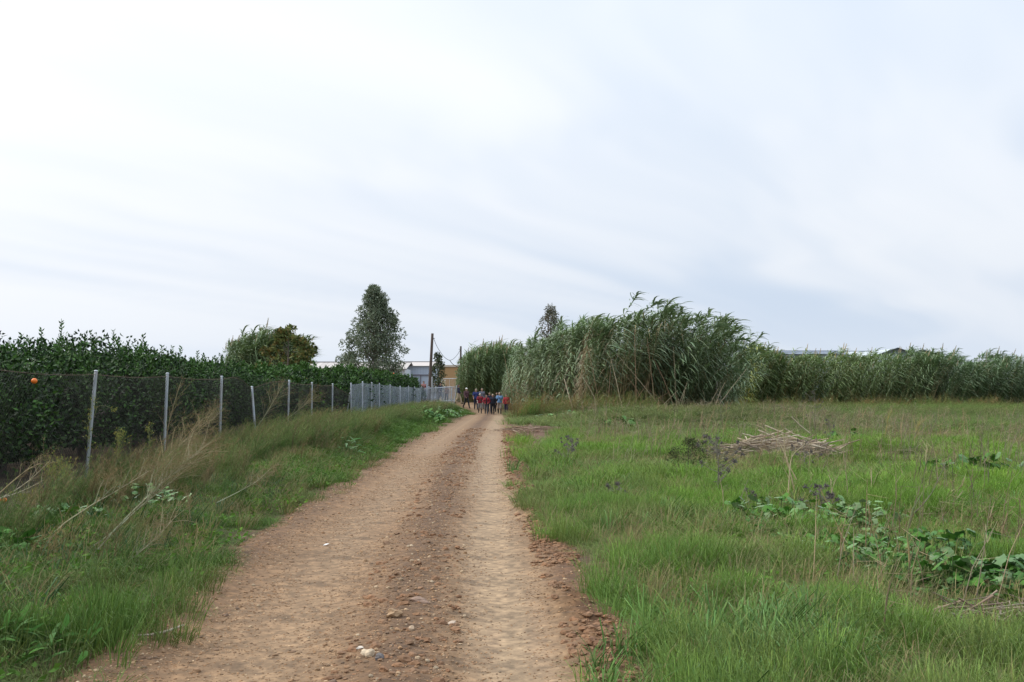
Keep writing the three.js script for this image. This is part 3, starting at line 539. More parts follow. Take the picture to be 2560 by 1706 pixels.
bigTree('poplar_tree', 'slim young tree just right of the leaning wooden pole', 'tree', [xAt(1094, 94), 0.3, -94], 4.9, { seed: 44, bark: [0.2, 0.17, 0.14], blobs: 60, y0: 0.18, shape: [[0, 0.1], [0.3, 0.17], [0.6, 0.15], [0.8, 0.10], [1, 0.02]], blobR: 0.05, leaves: 26, len: 0.2, wid: 0.12, up: -0.1, cols: [[0.07, 0.09, 0.048], [0.10, 0.12, 0.06], [0.14, 0.16, 0.09]] });
bigTree('round_bush', 'dark rounded bush at the far end of the orange trees', 'bush', [xAt(1028, 84), 0.2, -84], 2.5, { seed: 45, bark: [0.15, 0.12, 0.1], blobs: 30, y0: 0.2, shape: [[0, 0.4], [0.5, 0.5], [0.8, 0.33], [1, 0.1]], blobR: 0.13, leaves: 90, len: 0.16, wid: 0.07, up: 0.1, cols: [[0.022, 0.034, 0.020], [0.03, 0.045, 0.024]] });

// ---------------------------------------------------------------- giant reeds
const GREEN = [[0.175, 0.240, 0.130], [0.145, 0.210, 0.105], [0.225, 0.285, 0.170], [0.125, 0.180, 0.085]], DRY = [[0.26, 0.19, 0.10], [0.20, 0.135, 0.075], [0.33, 0.26, 0.15], [0.15, 0.095, 0.055]];
function caneGeo(seed, o) {   // a 6 m cane; wind blows towards +x
  const r = rng(seed), b = new GB(), H = 6, bend = o.bend, path = (t) => V(bend * H * t * t + 0.05 * Math.sin(t * 7 + seed), H * (t - 0.33 * bend * bend * t * t * t), 0.05 * Math.sin(t * 5 + seed * 2));
  const pts = [], rr = [], cc = [], lowCol = o.bare ? [0.30, 0.17, 0.095] : o.dry ? [0.34, 0.26, 0.15] : [0.22, 0.19, 0.09];
  for (let k = 0; k <= 7; k++) { const t = k / 7; pts.push(path(t)); rr.push(lerp(0.016, 0.004, t)); cc.push(mix(lowCol, o.dry ? DRY[0] : GREEN[1], t)); }
  b.tube(pts, rr, 4, cc);
  const az0 = r() * 6.28;
  for (let k = 0; k < o.leaves; k++) {
    const t = lerp(o.from, 0.99, ((k + 0.5 * r()) / o.leaves) ** 0.8), p = path(t), az = az0 + (k % 2) * Math.PI + (r() - 0.5) * 1.1, out = V(Math.cos(az), 0, Math.sin(az)), young = smooth(0.78, 1, t);
    const dryLeaf = o.dry ? r() < 0.85 : r() < 0.8 - t * 2.6 || r() < 0.03, L = lerp(0.78, 0.6, young) * (0.75 + 0.5 * r()) * o.len, w = L * 0.10 * (dryLeaf ? 0.5 : 1);
    const rise = dryLeaf ? 0.0 : lerp(0.55, 1.25, young), droop = dryLeaf ? 1.1 : lerp(0.9, 0.4, young) * (0.7 + 0.6 * r()), wind = o.wind * (0.5 + r()) * (dryLeaf ? 0.5 : 1);
    const q = []; for (let m = 0; m <= 4; m++) { const s = m / 4 * L; q.push(V(p.x + out.x * s * 0.8 + wind * s * s / L, p.y + rise * s * 0.75 - droop * s * s / L, p.z + out.z * s * 0.8)); }
    const dr = q[2].clone().sub(q[0]), side = V(-dr.z, 0.25 * (r() - 0.5), dr.x).normalize(), c = vary((dryLeaf ? DRY : GREEN)[Math.floor(r() * 4)], r, 0.25);
    b.ribbon(q, [w * 0.7, w, w * 0.85, w * 0.5, 0], side, c);
  }
  for (let k = 0; !o.dry && k < 10; k++) {   // the fan of young leaves at the tip
    const p = path(0.93 + 0.07 * r()), az = r() * 6.28, L = 0.78 * (0.7 + 0.6 * r()), up = 0.45 + 0.7 * r(), q = []; for (let m = 0; m <= 4; m++) { const s = m / 4 * L; q.push(V(p.x + Math.cos(az) * s * 0.6 + (0.12 + o.wind * 0.55) * s * s / L, p.y + up * s - 0.55 * s * s / L, p.z + Math.sin(az) * s * 0.6)); }
    const dr = q[2].clone().sub(q[0]); b.ribbon(q, [0.05, 0.08, 0.065, 0.035, 0], V(-dr.z, 0.1, dr.x).normalize(), vary(GREEN[Math.floor(r() * 4)], r, 0.2));
  }
  if (o.plume) {
    const p = path(1), c0 = [0.36, 0.29, 0.22];
    for (let k = 0; k < 46; k++) { const t = k / 46, a = k * 2.4, l = 0.16 * (1 - 0.6 * t) * (0.6 + 0.8 * r()), q = V(p.x + bend * 0.9 * t * 0.7, p.y + t * 0.72 - 0.1, p.z), e = V(q.x + Math.cos(a) * l * 0.45 + 0.05, q.y + l, q.z + Math.sin(a) * l * 0.45); b.ribbon([q, q.clone().lerp(e, 0.6), e], [0.015, 0.03, 0], V(-Math.sin(a), 0, Math.cos(a)), vary(c0, r, 0.25)); }
  }
  return b.geo();
}
const caneKinds = [
  caneGeo(1, { bend: 0.06, leaves: 30, from: 0.14, len: 1, wind: 0.25 }), caneGeo(2, { bend: 0.14, leaves: 30, from: 0.16, len: 1.05, wind: 0.4 }), caneGeo(3, { bend: 0.24, leaves: 28, from: 0.2, len: 1.15, wind: 0.55 }),
  caneGeo(4, { bend: 0.10, leaves: 26, from: 0.1, len: 0.95, wind: 0.3, plume: true }), caneGeo(5, { bend: 0.36, leaves: 30, from: 0.25, len: 1.2, wind: 0.6 }), caneGeo(6, { bend: 0.12, leaves: 20, from: 0.08, len: 0.85, wind: 0.2, dry: true }), caneGeo(7, { bend: 0.18, leaves: 26, from: 0.12, len: 1.0, wind: 0.45, plume: true }), caneGeo(8, { bend: 0.10, leaves: 22, from: 0.52, len: 1.0, wind: 0.3, bare: true }),
];
function reeds(label, spec) {
  const r = rng(spec.seed), t = thing('reed_clump', label, 'reed clump', [spec.origin[0], 0, -spec.origin[1]]), lists = caneKinds.map(() => []);
  for (let k = 0; k < spec.n; k++) {
    const q = spec.place(r, k); if (!q) continue;
    const kind = q.kind ?? spec.kinds[Math.floor(r() * spec.kinds.length)], sc = q.h / 6, tone = 0.75 + 0.5 * r();
    lists[kind].push({ x: q.x - spec.origin[0], y: gy(q.x, q.d) - 0.05, z: -q.d + spec.origin[1], turn: (r() - 0.5) * (spec.turn ?? 1.3), lean: q.lean || 0, leanTo: q.leanTo || 0, s: [sc * (spec.fat || 1.1), sc, sc * (spec.fat || 1.1)], c: mul(q.tint || [1, 1, 1], tone) });
  }
  lists.forEach((l, k) => { if (l.length) instances('canes', caneKinds[k], M.reed, l, t); });
  return t;
}
const topAt = (px, py, d) => at(px, py, d).y;
// left part of the roadside thicket, upright and lit
reeds('dense upright pale green reeds at the roadside behind the red jacket', {
  seed: 61, origin: [3.5, 70], n: 820, kinds: [0, 0, 1, 1, 2, 0, 1, 0, 0, 1, 5, 2], turn: 2.4, fat: 1.2,
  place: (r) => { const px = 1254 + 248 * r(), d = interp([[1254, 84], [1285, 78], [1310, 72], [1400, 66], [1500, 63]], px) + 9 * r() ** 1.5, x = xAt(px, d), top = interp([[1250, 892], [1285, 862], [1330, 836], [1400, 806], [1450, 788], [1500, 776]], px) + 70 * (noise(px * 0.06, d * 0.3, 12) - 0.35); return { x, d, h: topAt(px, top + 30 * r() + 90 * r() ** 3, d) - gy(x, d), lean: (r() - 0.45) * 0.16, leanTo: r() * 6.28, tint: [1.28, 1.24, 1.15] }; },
});
// the big dome bent over to the right
reeds('largest dark green reed clump, its tops bent over to the right', {
  seed: 62, origin: [9, 64], n: 1450, kinds: [1, 2, 2, 4, 2, 1, 1, 0, 0], turn: 2.0, fat: 1.2,
  place: (r) => {
    const px = 1440 + 365 * r(), d = 59 + 13 * r(), x = xAt(px, d), top = interp([[1440, 800], [1520, 776], [1600, 758], [1680, 778], [1740, 832], [1805, 890]], px) + 130 * (noise(px * 0.075, d * 0.22, 15) - 0.36), out = smooth(1540, 1790, px), low = r() < 0.3; if (r() > 0.25 + 1.1 * smooth(0.28, 0.6, noise(x * 0.75, d * 0.6, 21))) return null;
    let h = topAt(px, top + 40 * r() + 90 * r() ** 3, d) - gy(x, d); if (low) h *= 0.45 + 0.3 * r();
    return { x, d, h: h * (1 + 0.10 * out), lean: 0.04 + 0.5 * out * (0.3 + 0.8 * r()) + (low ? 0.45 * r() : 0), leanTo: (r() - 0.5) * 0.9 - (low ? 0.9 : 0), tint: [1.18, 1.15, 1.02], kind: d < 62 && px < 1650 && r() < 0.65 ? (r() < 0.6 ? 7 : 5) : r() < 0.12 ? 5 : undefined };
  },
});
// plumed reeds behind the walkers
reeds('plumed reed clump behind the walkers, left of the pale roadside reeds', {
  seed: 63, origin: [-2, 96], n: 640, kinds: [0, 1, 1, 3, 0, 0, 1, 6], turn: 1.4, fat: 1.15,
  place: (r) => { const px = 1143 + 133 * r(), d = 92 + 10 * r(), x = xAt(px, d), top = interp([[1142, 930], [1160, 895], [1178, 876], [1220, 866], [1280, 872]], px); return { x, d, h: topAt(px, top + 30 * r() ** 1.4 - (r() < 0.1 ? 14 : 0), d) - gy(x, d), lean: (px < 1185 ? -0.16 * r() : (r() - 0.45) * 0.16), tint: [1.18, 1.2, 0.95] }; },
});
reeds('small reed clump with thin plumes above the orange trees', {
  seed: 64, origin: [-19, 74], n: 420, kinds: [1, 2, 2, 1, 2, 0, 3, 4, 4, 2], turn: 1.0, fat: 1.15,
  place: (r) => { const px = 548 + 142 * r(), d = 71 + 7 * r(), x = xAt(px, d), top = interp([[545, 872], [575, 846], [612, 830], [660, 832], [695, 860]], px); return { x, d, h: topAt(px, top + 34 * r() ** 1.5 - (r() < 0.08 ? 18 : 0), d) - gy(x, d), lean: 0.05 + 0.3 * r() * smooth(600, 700, px) - 0.1 * (1 - smooth(560, 610, px)), tint: [1.0, 1.02, 0.8] }; },
});
// the long bank across the field
reeds('long low bank of reeds along the far side of the right field', {
  seed: 65, origin: [33, 92], n: 3900, kinds: [0, 1, 1, 2, 2, 0, 1, 2, 3, 5, 4], turn: 1.3, fat: 1.2,
  place: (r, k) => { if (k < 9) { const d = 85, x = xAt(1852 + 4 * k, d); return { x, d, h: topAt(1866, 868 + 22 * r(), d) - gy(x, d), lean: 0.3 * (r() - 0.4), tint: [2.0, 1.55, 0.6], kind: 1 }; } const px = 1790 + 950 * r(), d = 88 + 9 * r() - 6 * smooth(1900, 2500, px), x = xAt(px, d), top = interp([[1790, 874], [1850, 866], [1930, 878], [2200, 876], [2560, 888], [2760, 896]], px) + 46 * (noise(px * 0.03, d * 0.2, 2) - 0.42) + 26 * (noise(px * 0.09, d * 0.5, 3) - 0.5), low = r() < 0.4; if (r() > 0.25 + 1.1 * smooth(0.25, 0.6, noise(x * 0.5, d * 0.5, 22))) return null; let h = topAt(px, top + 26 * r() ** 1.2 - (r() < 0.05 ? 14 : 0), d) - gy(x, d); if (low) h *= 0.4 + 0.4 * r(); return { x, d, h, lean: 0.06 + 0.28 * r() + (low ? 0.2 * r() : 0), leanTo: (r() - 0.5) * 0.7, tint: mix([1.4, 1.36, 1.0], [1.15, 1.2, 1.08], smooth(2050, 2400, px)) }; },
});
// three canes that stand out over the big clump, each of its own
{
  const t = scene.children.filter((o) => o.name.startsWith('reed_clump'))[1];
  for (const [px, py, lean, k] of [[1575, 745, 0.10, 2], [1622, 752, 0.22, 4], [1655, 765, 0.42, 4], [1790, 800, 0.6, 4], [1850, 832, 0.75, 4], [1840, 905, 0.95, 4], [1745, 805, 0.5, 2]]) {
    const d = 59.5, h = 7.0, tip = at(px, py, d); const m = mesh('cane', caneKinds[k], M.reed, t); const y = h * Math.cos(lean) * 0.95, bendx = (k === 4 ? 0.36 : 0.24) * h;
    m.scale.set(h / 6 * 1.3, h / 6, h / 6 * 1.3); m.rotation.z = -lean; m.position.set(tip.x - t.position.x - Math.sin(lean) * h - bendx * Math.cos(lean), Math.max(-0.05, tip.y - y + bendx * Math.sin(lean)), -d - t.position.z);
  }
}
{ // the dark hollow scrub at the foot of the thickets
  const r = rng(66), l = []; for (let k = 0; k < 1700; k++) { const px = 1270 + 1450 * r(); if (r() > smooth(0.3, 0.65, noise(px * 0.025, 4, 17))) continue; const far = smooth(1560, 1850, px), d = lerp(62, 88 - 6 * smooth(1900, 2500, px), far) - 4.2 * r(), x = xAt(px, d); l.push({ x, y: gy(x, d), z: -d, turn: r() * 6.28, lean: 0.3 * r(), leanTo: r() * 6, s: [0.35, (0.5 + 1.2 * r() ** 1.6) / 6, 0.35], c: vary(mix([1.0, 0.88, 0.7], [0.5, 0.8, 0.3], r()), r, 0.3) }); }
  const m = instances('undergrowth', caneKinds[5], M.plant, l, scene); tag(m, 'dry brown leafy undergrowth along the foot of the reed thickets', null, null, 'stuff');
}
const SCRUB = [];
{ // canes that fell out of the thickets, each of its own
  const cl = scene.children.filter((o) => o.name.startsWith('reed_clump')), r = rng(670);
  for (let k = 0; k < 34; k++) {
    const big = k % 3 > 0, px = big ? 1450 + 330 * r() : 1280 + 190 * r(), d = big ? 57.5 + 1.5 * r() : interp([[1280, 76], [1400, 65], [1480, 62]], px) - 0.8 * r(), x = xAt(px, d), y0 = gy(x, d), L = 1.8 + 3.4 * r(), a = (r() - 0.5) * 1.9, t = cl[big ? 1 : 0], c = [[0.34, 0.26, 0.15], [0.24, 0.155, 0.09], [0.42, 0.34, 0.22]][k % 3];
    const p = V(x - t.position.x, y0, -d - t.position.z), e = p.clone().add(V(Math.sin(a) * L, Math.cos(a) * L, (r() - 0.3) * 0.8)), m = p.clone().lerp(e, 0.6).add(V(0, 0.12 * L * (r() - 0.2), 0));
    mesh('bare_cane', new GB().tube([p, m, e], [0.022, 0.018, 0.01], 5, c).geo(), M.wood, t);
  }
  const l = [[], [], []], ld = [[], []]; for (let k = 0; k < 2600; k++) { const px = 1290 + 1450 * r(), fr = smooth(1600, 1850, px), d = lerp(60, 86 - 6 * smooth(1900, 2500, px), fr) - 6 * r() ** 1.5, x = xAt(px, d); if (r() > smooth(0.25, 0.6, noise(px * 0.03, d * 0.15, 18))) continue; const s = 1.4 + 1.2 * r(), it = { x, y: gy(x, d) - 0.05, z: -d, turn: (r() - 0.5) * 3, s: [s, (0.7 + 1.5 * r() ** 1.7) * (1 - 0.2 * fr), s], c: vary(r() < 0.6 ? [0.85, 1.05, 0.75] : [1.2, 1.0, 0.9], r, 0.3) }; if (r() < 0.55) l[k % 3].push(it); else ld[k % 2].push(it); }
  SCRUB.push(l, ld);
}
{ // leaning pale cane before the thicket and a bent one
  const b = new GB().tube([at(1438, 1050, 58), at(1425, 1000, 59), at(1411, 948, 60)], [0.034, 0.03, 0.022], 6, [0.34, 0.28, 0.19], true); single('fallen_cane', b.geo(), M.wood, 'pale bare cane leaning against the left part of the reed thicket', 'cane');
  const c = new GB().tube([at(1580, 1016, 57.5), at(1610, 1017, 57), at(1640, 1024, 56.5)], [0.03, 0.035, 0.025], 6, [0.42, 0.32, 0.2], true); single('fallen_cane', c.geo(), M.wood, 'pale broken cane lying at the foot of the largest reed clump', 'cane');
}

// ---------------------------------------------------------------- grass and weeds
function bladeTuft(seed, n, h, w, spread, o = {}) {
  const r = rng(seed), b = new GB();
  for (let k = 0; k < n; k++) {
    const a = r() * 6.283, rr = spread * Math.sqrt(r()), H = h * (0.45 + 0.75 * r()), out = (o.out ?? 0.35) * (0.3 + r()) * H, az = a + (r() - 0.5), dx = Math.cos(az) * out + (o.wind ?? 0.16) * H, dz = Math.sin(az) * out, x = Math.cos(a) * rr, z = Math.sin(a) * rr;
    const c = (o.tones ? vary(o.tones[Math.floor(r() * o.tones.length)], r, 0.22) : vary([1, 1, 1], r, 0.22)), side = V(Math.sin(az + 0.6), 0, -Math.cos(az + 0.6)), W = w * (0.7 + 0.6 * r()), droop = (o.droop ?? 0.25) * H * r();
    b.ribbon([V(x, -0.02, z), V(x + dx * 0.22, H * 0.45, z + dz * 0.22), V(x + dx * 0.6, H * 0.82 - droop * 0.2, z + dz * 0.6), V(x + dx * 1.1, H - droop, z + dz * 1.1)], [W, W * 0.9, W * 0.6, 0], side, [mul(c, 0.95), c, c, mix(c, o.tip || c, 0.5)]);
  }
  return b.geo();
}
function featherTuft(seed, stems, h, col, tipCol, o = {}) {   // wiry branching stems with hair-fine leaves
  const r = rng(seed), b = new GB();
  for (let k = 0; k < stems; k++) {
    const a = r() * 6.283, H = h * (0.5 + 0.7 * r()), lx = (0.22 + 0.25 * r()) * H + Math.cos(a) * 0.12 * H, lz = Math.sin(a) * 0.2 * H, x0 = Math.cos(a) * 0.08, z0 = Math.sin(a) * 0.08, P = (t) => V(x0 + lx * t * t, H * t, z0 + lz * t);
    b.tube([P(0), P(0.5), P(1)], [0.004, 0.003, 0.0012], 3, vary(mix(col, tipCol, 0.3), r));
    const nb = o.branches || 9; for (let m = 0; m < nb; m++) {
      const t = 0.25 + 0.75 * (m + r()) / nb, p = P(t), az = r() * 6.283, L = (0.10 + 0.12 * r()) * (1.15 - 0.5 * t) * h / 0.7, c = vary(mix(col, tipCol, smooth(0.3, 1, t) * (0.4 + 0.6 * r())), r), e = V(p.x + Math.cos(az) * L * 0.7 + 0.25 * L, p.y + L * 0.75, p.z + Math.sin(az) * L * 0.7);
      b.ribbon([p, e], [0.0035, 0.002], V(-Math.sin(az), 0, Math.cos(az)), c);
      for (let q = 0; q < 4; q++) { const s = 0.3 + 0.7 * r(), f = p.clone().lerp(e, s), l2 = L * 0.45, a2 = r() * 6.283; b.ribbon([f, V(f.x + Math.cos(a2) * l2 * 0.7 + 0.1 * l2, f.y + l2 * (r() - 0.1), f.z + Math.sin(a2) * l2 * 0.7)], [0.0045, 0.0015], V(-Math.sin(a2), 0.3, Math.cos(a2)).normalize(), vary(c, r, 0.2)); }
    }
  }
  return b.geo();
}
const fine = [1, 2, 3].map((k) => bladeTuft(200 + k, 30, 0.15, 0.0045, 0.11, { out: 1.15, droop: 0.7, wind: 0.12 }));
const far = [1, 2].map((k) => bladeTuft(210 + k, 26, 0.18, 0.010, 0.2, { out: 1.1, droop: 0.6, wind: 0.2 }));
const tussock = [1, 2].map((k) => bladeTuft(280 + k, 46, 0.34, 0.0055, 0.10, { out: 1.0, droop: 0.85, wind: 0.3 }));
const dryTuft = [1, 2].map((k) => bladeTuft(220 + k, 14, 0.26, 0.0042, 0.07, { out: 0.6, droop: 0.5, wind: 0.3 }));
const strap = [1, 2].map((k) => bladeTuft(230 + k, 16, 0.36, 0.0105, 0.09, { out: 0.9, droop: 1.1, wind: 0.25 }));
const feather = [1, 2, 3].map((k) => featherTuft(240 + k, 7, 0.62, [0.10, 0.18, 0.045], [0.175, 0.195, 0.07]));
const featherDry = [1, 2].map((k) => featherTuft(250 + k, 7, 0.62, [0.18, 0.15, 0.07], [0.28, 0.20, 0.105]));
const thinStalk = [1, 2].map((k) => { const r = rng(270 + k), b = new GB(), c = [0.30, 0.24, 0.15]; for (let q = 0; q < 3; q++) { const x = (r() - 0.5) * 0.25, z = (r() - 0.5) * 0.25, h = 0.5 + 0.4 * r(), l = (r() - 0.4) * 0.3; b.tube([V(x, 0, z), V(x + l * 0.3, h * 0.55, z), V(x + l, h, z + 0.05)], [0.0045, 0.0035, 0.0015], 3, vary(c, r)); for (let m = 0; m < 6; m++) { const t = 0.45 + 0.55 * r(), p = V(x + l * t * t, h * t, z + 0.05 * t), d = rdir(r, 0.8); b.ribbon([p, p.clone().addScaledVector(d, 0.10 + 0.08 * r())], [0.004, 0.002], sideOf(d, r), vary(c, r)); } } return b.geo(); });
function sprigGeo(seed, n, size) { const r = rng(seed), b = new GB(); for (let k = 0; k < n; k++) { const a = r() * 6.283, rr = 0.14 * Math.sqrt(r()), p = V(Math.cos(a) * rr, 0.02 + 0.10 * r(), Math.sin(a) * rr), d = V(Math.cos(a + r() - 0.5), 0.2 + 0.7 * r(), Math.sin(a + r() - 0.5)).normalize(); b.leaf(p, d, sideOf(d, r), size * (0.7 + 0.6 * r()), size * 0.62, vary([1, 1, 1], r, 0.25), 0.1); } return b.geo(); }
const sprig = [1, 2].map((k) => sprigGeo(260 + k, 16, 0.055));

const LUSH = [0.190, 0.345, 0.042], MIDG = [0.150, 0.252, 0.052], OLIVE = [0.200, 0.218, 0.078], TAN = [0.29, 0.22, 0.12], MAUVE = [0.21, 0.175, 0.12], DEEP = [0.070, 0.170, 0.026];
const CLEAR = [];   // where broad-leaved plants and piles stand, little grass grows
const cleared = (x, d, r) => { for (const c of CLEAR) { const q = ((x - c[0]) / c[2]) ** 2 + ((d - c[1]) / c[3]) ** 2; if (q < 1 && r() < c[4] * (1 - q * 0.5)) return true; } return false; };
// ---------------------------------------------------------------- broad-leaved plants
function roundLeaf(seed, lobes = 5) {    // unit leaf lying in x (length) and z, cupped
  const b = new GB(), r = rng(seed), N = 15, c = [1, 1, 1], mid = b.v(0.42, 0.06, 0, c), st = b.v(0, 0, 0, c), ring = [];
  for (let k = 0; k <= N; k++) { const a = -2.75 + 5.5 * k / N, q = 0.5 * (1 + 0.10 * Math.cos(a * lobes) + 0.06 * (r() - 0.5)); ring.push(b.v(0.45 + Math.cos(a) * q, -0.07 + 0.13 * r() - 0.06 * Math.abs(Math.sin(a)), Math.sin(a) * q, mul(c, 0.85 + 0.2 * r()))); }
  b.tri(st, mid, ring[0]); b.tri(mid, st, ring[N]); for (let k = 0; k < N; k++) b.tri(mid, ring[k], ring[k + 1]);
  return b.geo();
}
function longLeaf(seed) { const b = new GB(), r = rng(seed), c = [1, 1, 1]; b.ribbon([V(0, 0, 0), V(0.22, 0.06, 0), V(0.5, 0.10, 0), V(0.8, 0.05, 0), V(1, -0.05, 0)], [0.05, 0.12, 0.17, 0.11, 0], V(0, 0.1, 1).normalize(), c); return b.geo(); }
const leafGeos = { round: [1, 2, 3].map((k) => roundLeaf(400 + k)), long: [1, 2].map((k) => longLeaf(410 + k)) };
const leafMats = [[0.075, 0.200, 0.030], [0.095, 0.230, 0.036], [0.120, 0.230, 0.060], [0.19, 0.28, 0.13], [0.055, 0.150, 0.025]].map((c) => leafy({ color: new THREE.Color().setRGB(...c), roughness: 0.65, transmission: 0.25, specularIntensity: 0.2 }));
const blueMats = [[0.085, 0.195, 0.055], [0.14, 0.24, 0.105], [0.06, 0.16, 0.035]].map((c) => leafy({ color: new THREE.Color().setRGB(...c), roughness: 0.65, transmission: 0.2, specularIntensity: 0.3 })), brightMats = [[0.095, 0.255, 0.022], [0.12, 0.29, 0.028], [0.07, 0.19, 0.02]].map((c) => leafy({ color: new THREE.Color().setRGB(...c), roughness: 0.55, transmission: 0.3 }));
function broadPlant(label, px, py, o) {
  const p = onGround(px, py), r = rng(o.seed), t = thing('broadleaf_plant', label, 'plant', [p.x, p.y, p.z], 0, o.group), geos = leafGeos[o.shape || 'round'], mats = o.mats || leafMats, stems = new GB(); CLEAR.push([p.x, -p.z, o.rx * 1.1, (o.rz || o.rx) * 1.1, 0.9]); o.h *= 1.25;
  for (let k = 0; k < o.n * 2; k++) {
    const a = r() * 6.283, rr = o.rx * Math.sqrt(r()), x = Math.cos(a) * rr, z = Math.sin(a) * rr * (o.rz || o.rx) / o.rx, h = o.h * (0.35 + 0.65 * r()) * (1 - 0.35 * (rr / o.rx) ** 2), s = o.size * (0.45 + 0.65 * r() ** 1.5), gyy = gy(p.x + x, -(p.z + z)) - p.y;
    const m = mesh('leaf', geos[k % geos.length], mats[Math.floor(r() * mats.length)], t); m.position.set(x, gyy + h, z); m.scale.setScalar(s); m.rotation.order = 'YXZ'; m.rotation.set((r() - 0.5) * 1.5 + 0.2, r() * 6.283, 0.2 + (r() - 0.5) * 1.3);
    stems.tube([V(x * 0.7, gyy - 0.02, z * 0.7), V(x, gyy + h, z)], 0.004, 3, [0.09, 0.14, 0.05]);
  }
  mesh('stems', stems.geo(), M.plant, t); return t;
}
broadPlant('large grey green leaves at the right edge, biggest of the leafy patch', 2500, 1475, { seed: 1, n: 34, rx: 0.45, rz: 0.35, h: 0.19, size: 0.135, mats: blueMats });
broadPlant('dark rounded leaves just right of the tall reddish stalk', 2370, 1490, { seed: 2, n: 34, rx: 0.42, rz: 0.4, h: 0.24, size: 0.125 });
broadPlant('pale veined leaf cluster behind the dark rounded leaves', 2400, 1415, { seed: 3, n: 28, rx: 0.45, rz: 0.4, h: 0.26, size: 0.13, mats: [...blueMats, leafMats[1]] });
broadPlant('leafy green plant just left of the tall reddish stalk', 2225, 1455, { seed: 4, n: 32, rx: 0.42, rz: 0.4, h: 0.22, size: 0.10 });
broadPlant('bright green leafy plant between tall grass left of the leafy patch', 2110, 1405, { seed: 5, n: 32, rx: 0.5, rz: 0.45, h: 0.2, size: 0.095, mats: brightMats });
broadPlant('small leafy plant behind the tall reddish stalk', 2270, 1390, { seed: 6, n: 28, rx: 0.45, rz: 0.5, h: 0.22, size: 0.10, mats: [...leafMats, ...brightMats] });
broadPlant('dark green leafy plant with two upright pale leaves in the field', 1930, 1310, { seed: 7, n: 30, rx: 0.5, rz: 0.6, h: 0.26, size: 0.12, mats: [leafMats[0], leafMats[1], leafMats[3], brightMats[0]] });
broadPlant('bright green leafy mound beyond the leafy patch near dry stalks', 2060, 1330, { seed: 8, n: 30, rx: 0.6, rz: 0.8, h: 0.25, size: 0.12, mats: brightMats });
broadPlant('leafy plant with one tall pale leaf right of the bright mound', 2170, 1325, { seed: 9, n: 24, rx: 0.4, rz: 0.6, h: 0.28, size: 0.12, mats: [leafMats[2], leafMats[3], brightMats[1]] });
broadPlant('dark leafy patch beside the right end of the cane pile', 2120, 1110, { seed: 10, n: 24, rx: 0.7, rz: 1.0, h: 0.3, size: 0.22, mats: [leafMats[0], leafMats[4], leafMats[1]] });
broadPlant('low dark green leafy patch in the bright grass at the right edge', 2450, 1195, { seed: 11, n: 26, rx: 0.9, rz: 0.7, h: 0.3, size: 0.20, mats: [leafMats[4], leafMats[0], brightMats[2]] });
broadPlant('glossy leafy plant on the grassy knoll before the reeds', 1560, 1075, { seed: 12, n: 22, rx: 0.8, rz: 1.4, h: 0.4, size: 0.30, mats: [leafMats[0], leafMats[2], brightMats[0]] });
broadPlant('grey green broad leaves at the road bend before the newer fence', 1072, 1058, { seed: 13, n: 34, rx: 0.9, rz: 1.8, h: 0.5, size: 0.26, mats: [leafMats[2], leafMats[1], blueMats[0]] });
broadPlant('bright green bushy weeds at the end of the left bank', 1118, 1048, { seed: 14, n: 40, rx: 1.0, rz: 2.4, h: 0.5, size: 0.22, mats: brightMats });
broadPlant('silvery thistle leaves among the weeds on the left bank', 872, 1150, { seed: 15, n: 16, rx: 0.28, rz: 0.3, h: 0.45, size: 0.26, shape: 'long', mats: blueMats });
broadPlant('bright green leaves under the leaning stalks near the first post', 345, 1275, { seed: 16, n: 34, rx: 0.55, rz: 0.5, h: 0.26, size: 0.12, mats: brightMats });
broadPlant('rounded green leaves at the edge of the bare ground by the fence', 165, 1320, { seed: 17, n: 26, rx: 0.4, rz: 0.3, h: 0.22, size: 0.12, mats: brightMats });
broadPlant('dark long leaves in the bottom left corner of the bank', 60, 1650, { seed: 18, n: 30, rx: 0.4, rz: 0.3, h: 0.16, size: 0.22, shape: 'long', mats: [leafMats[4], leafMats[0], leafMats[1]] });
broadPlant('dark leafy plant at the left edge below the bare ground', 40, 1400, { seed: 19, n: 26, rx: 0.5, rz: 0.35, h: 0.2, size: 0.12, mats: [leafMats[4], leafMats[0]] });
broadPlant('bright green weeds on the bare bank right of the far road', 1400, 1050, { seed: 20, n: 24, rx: 1.4, rz: 1.4, h: 0.3, size: 0.3, mats: brightMats });


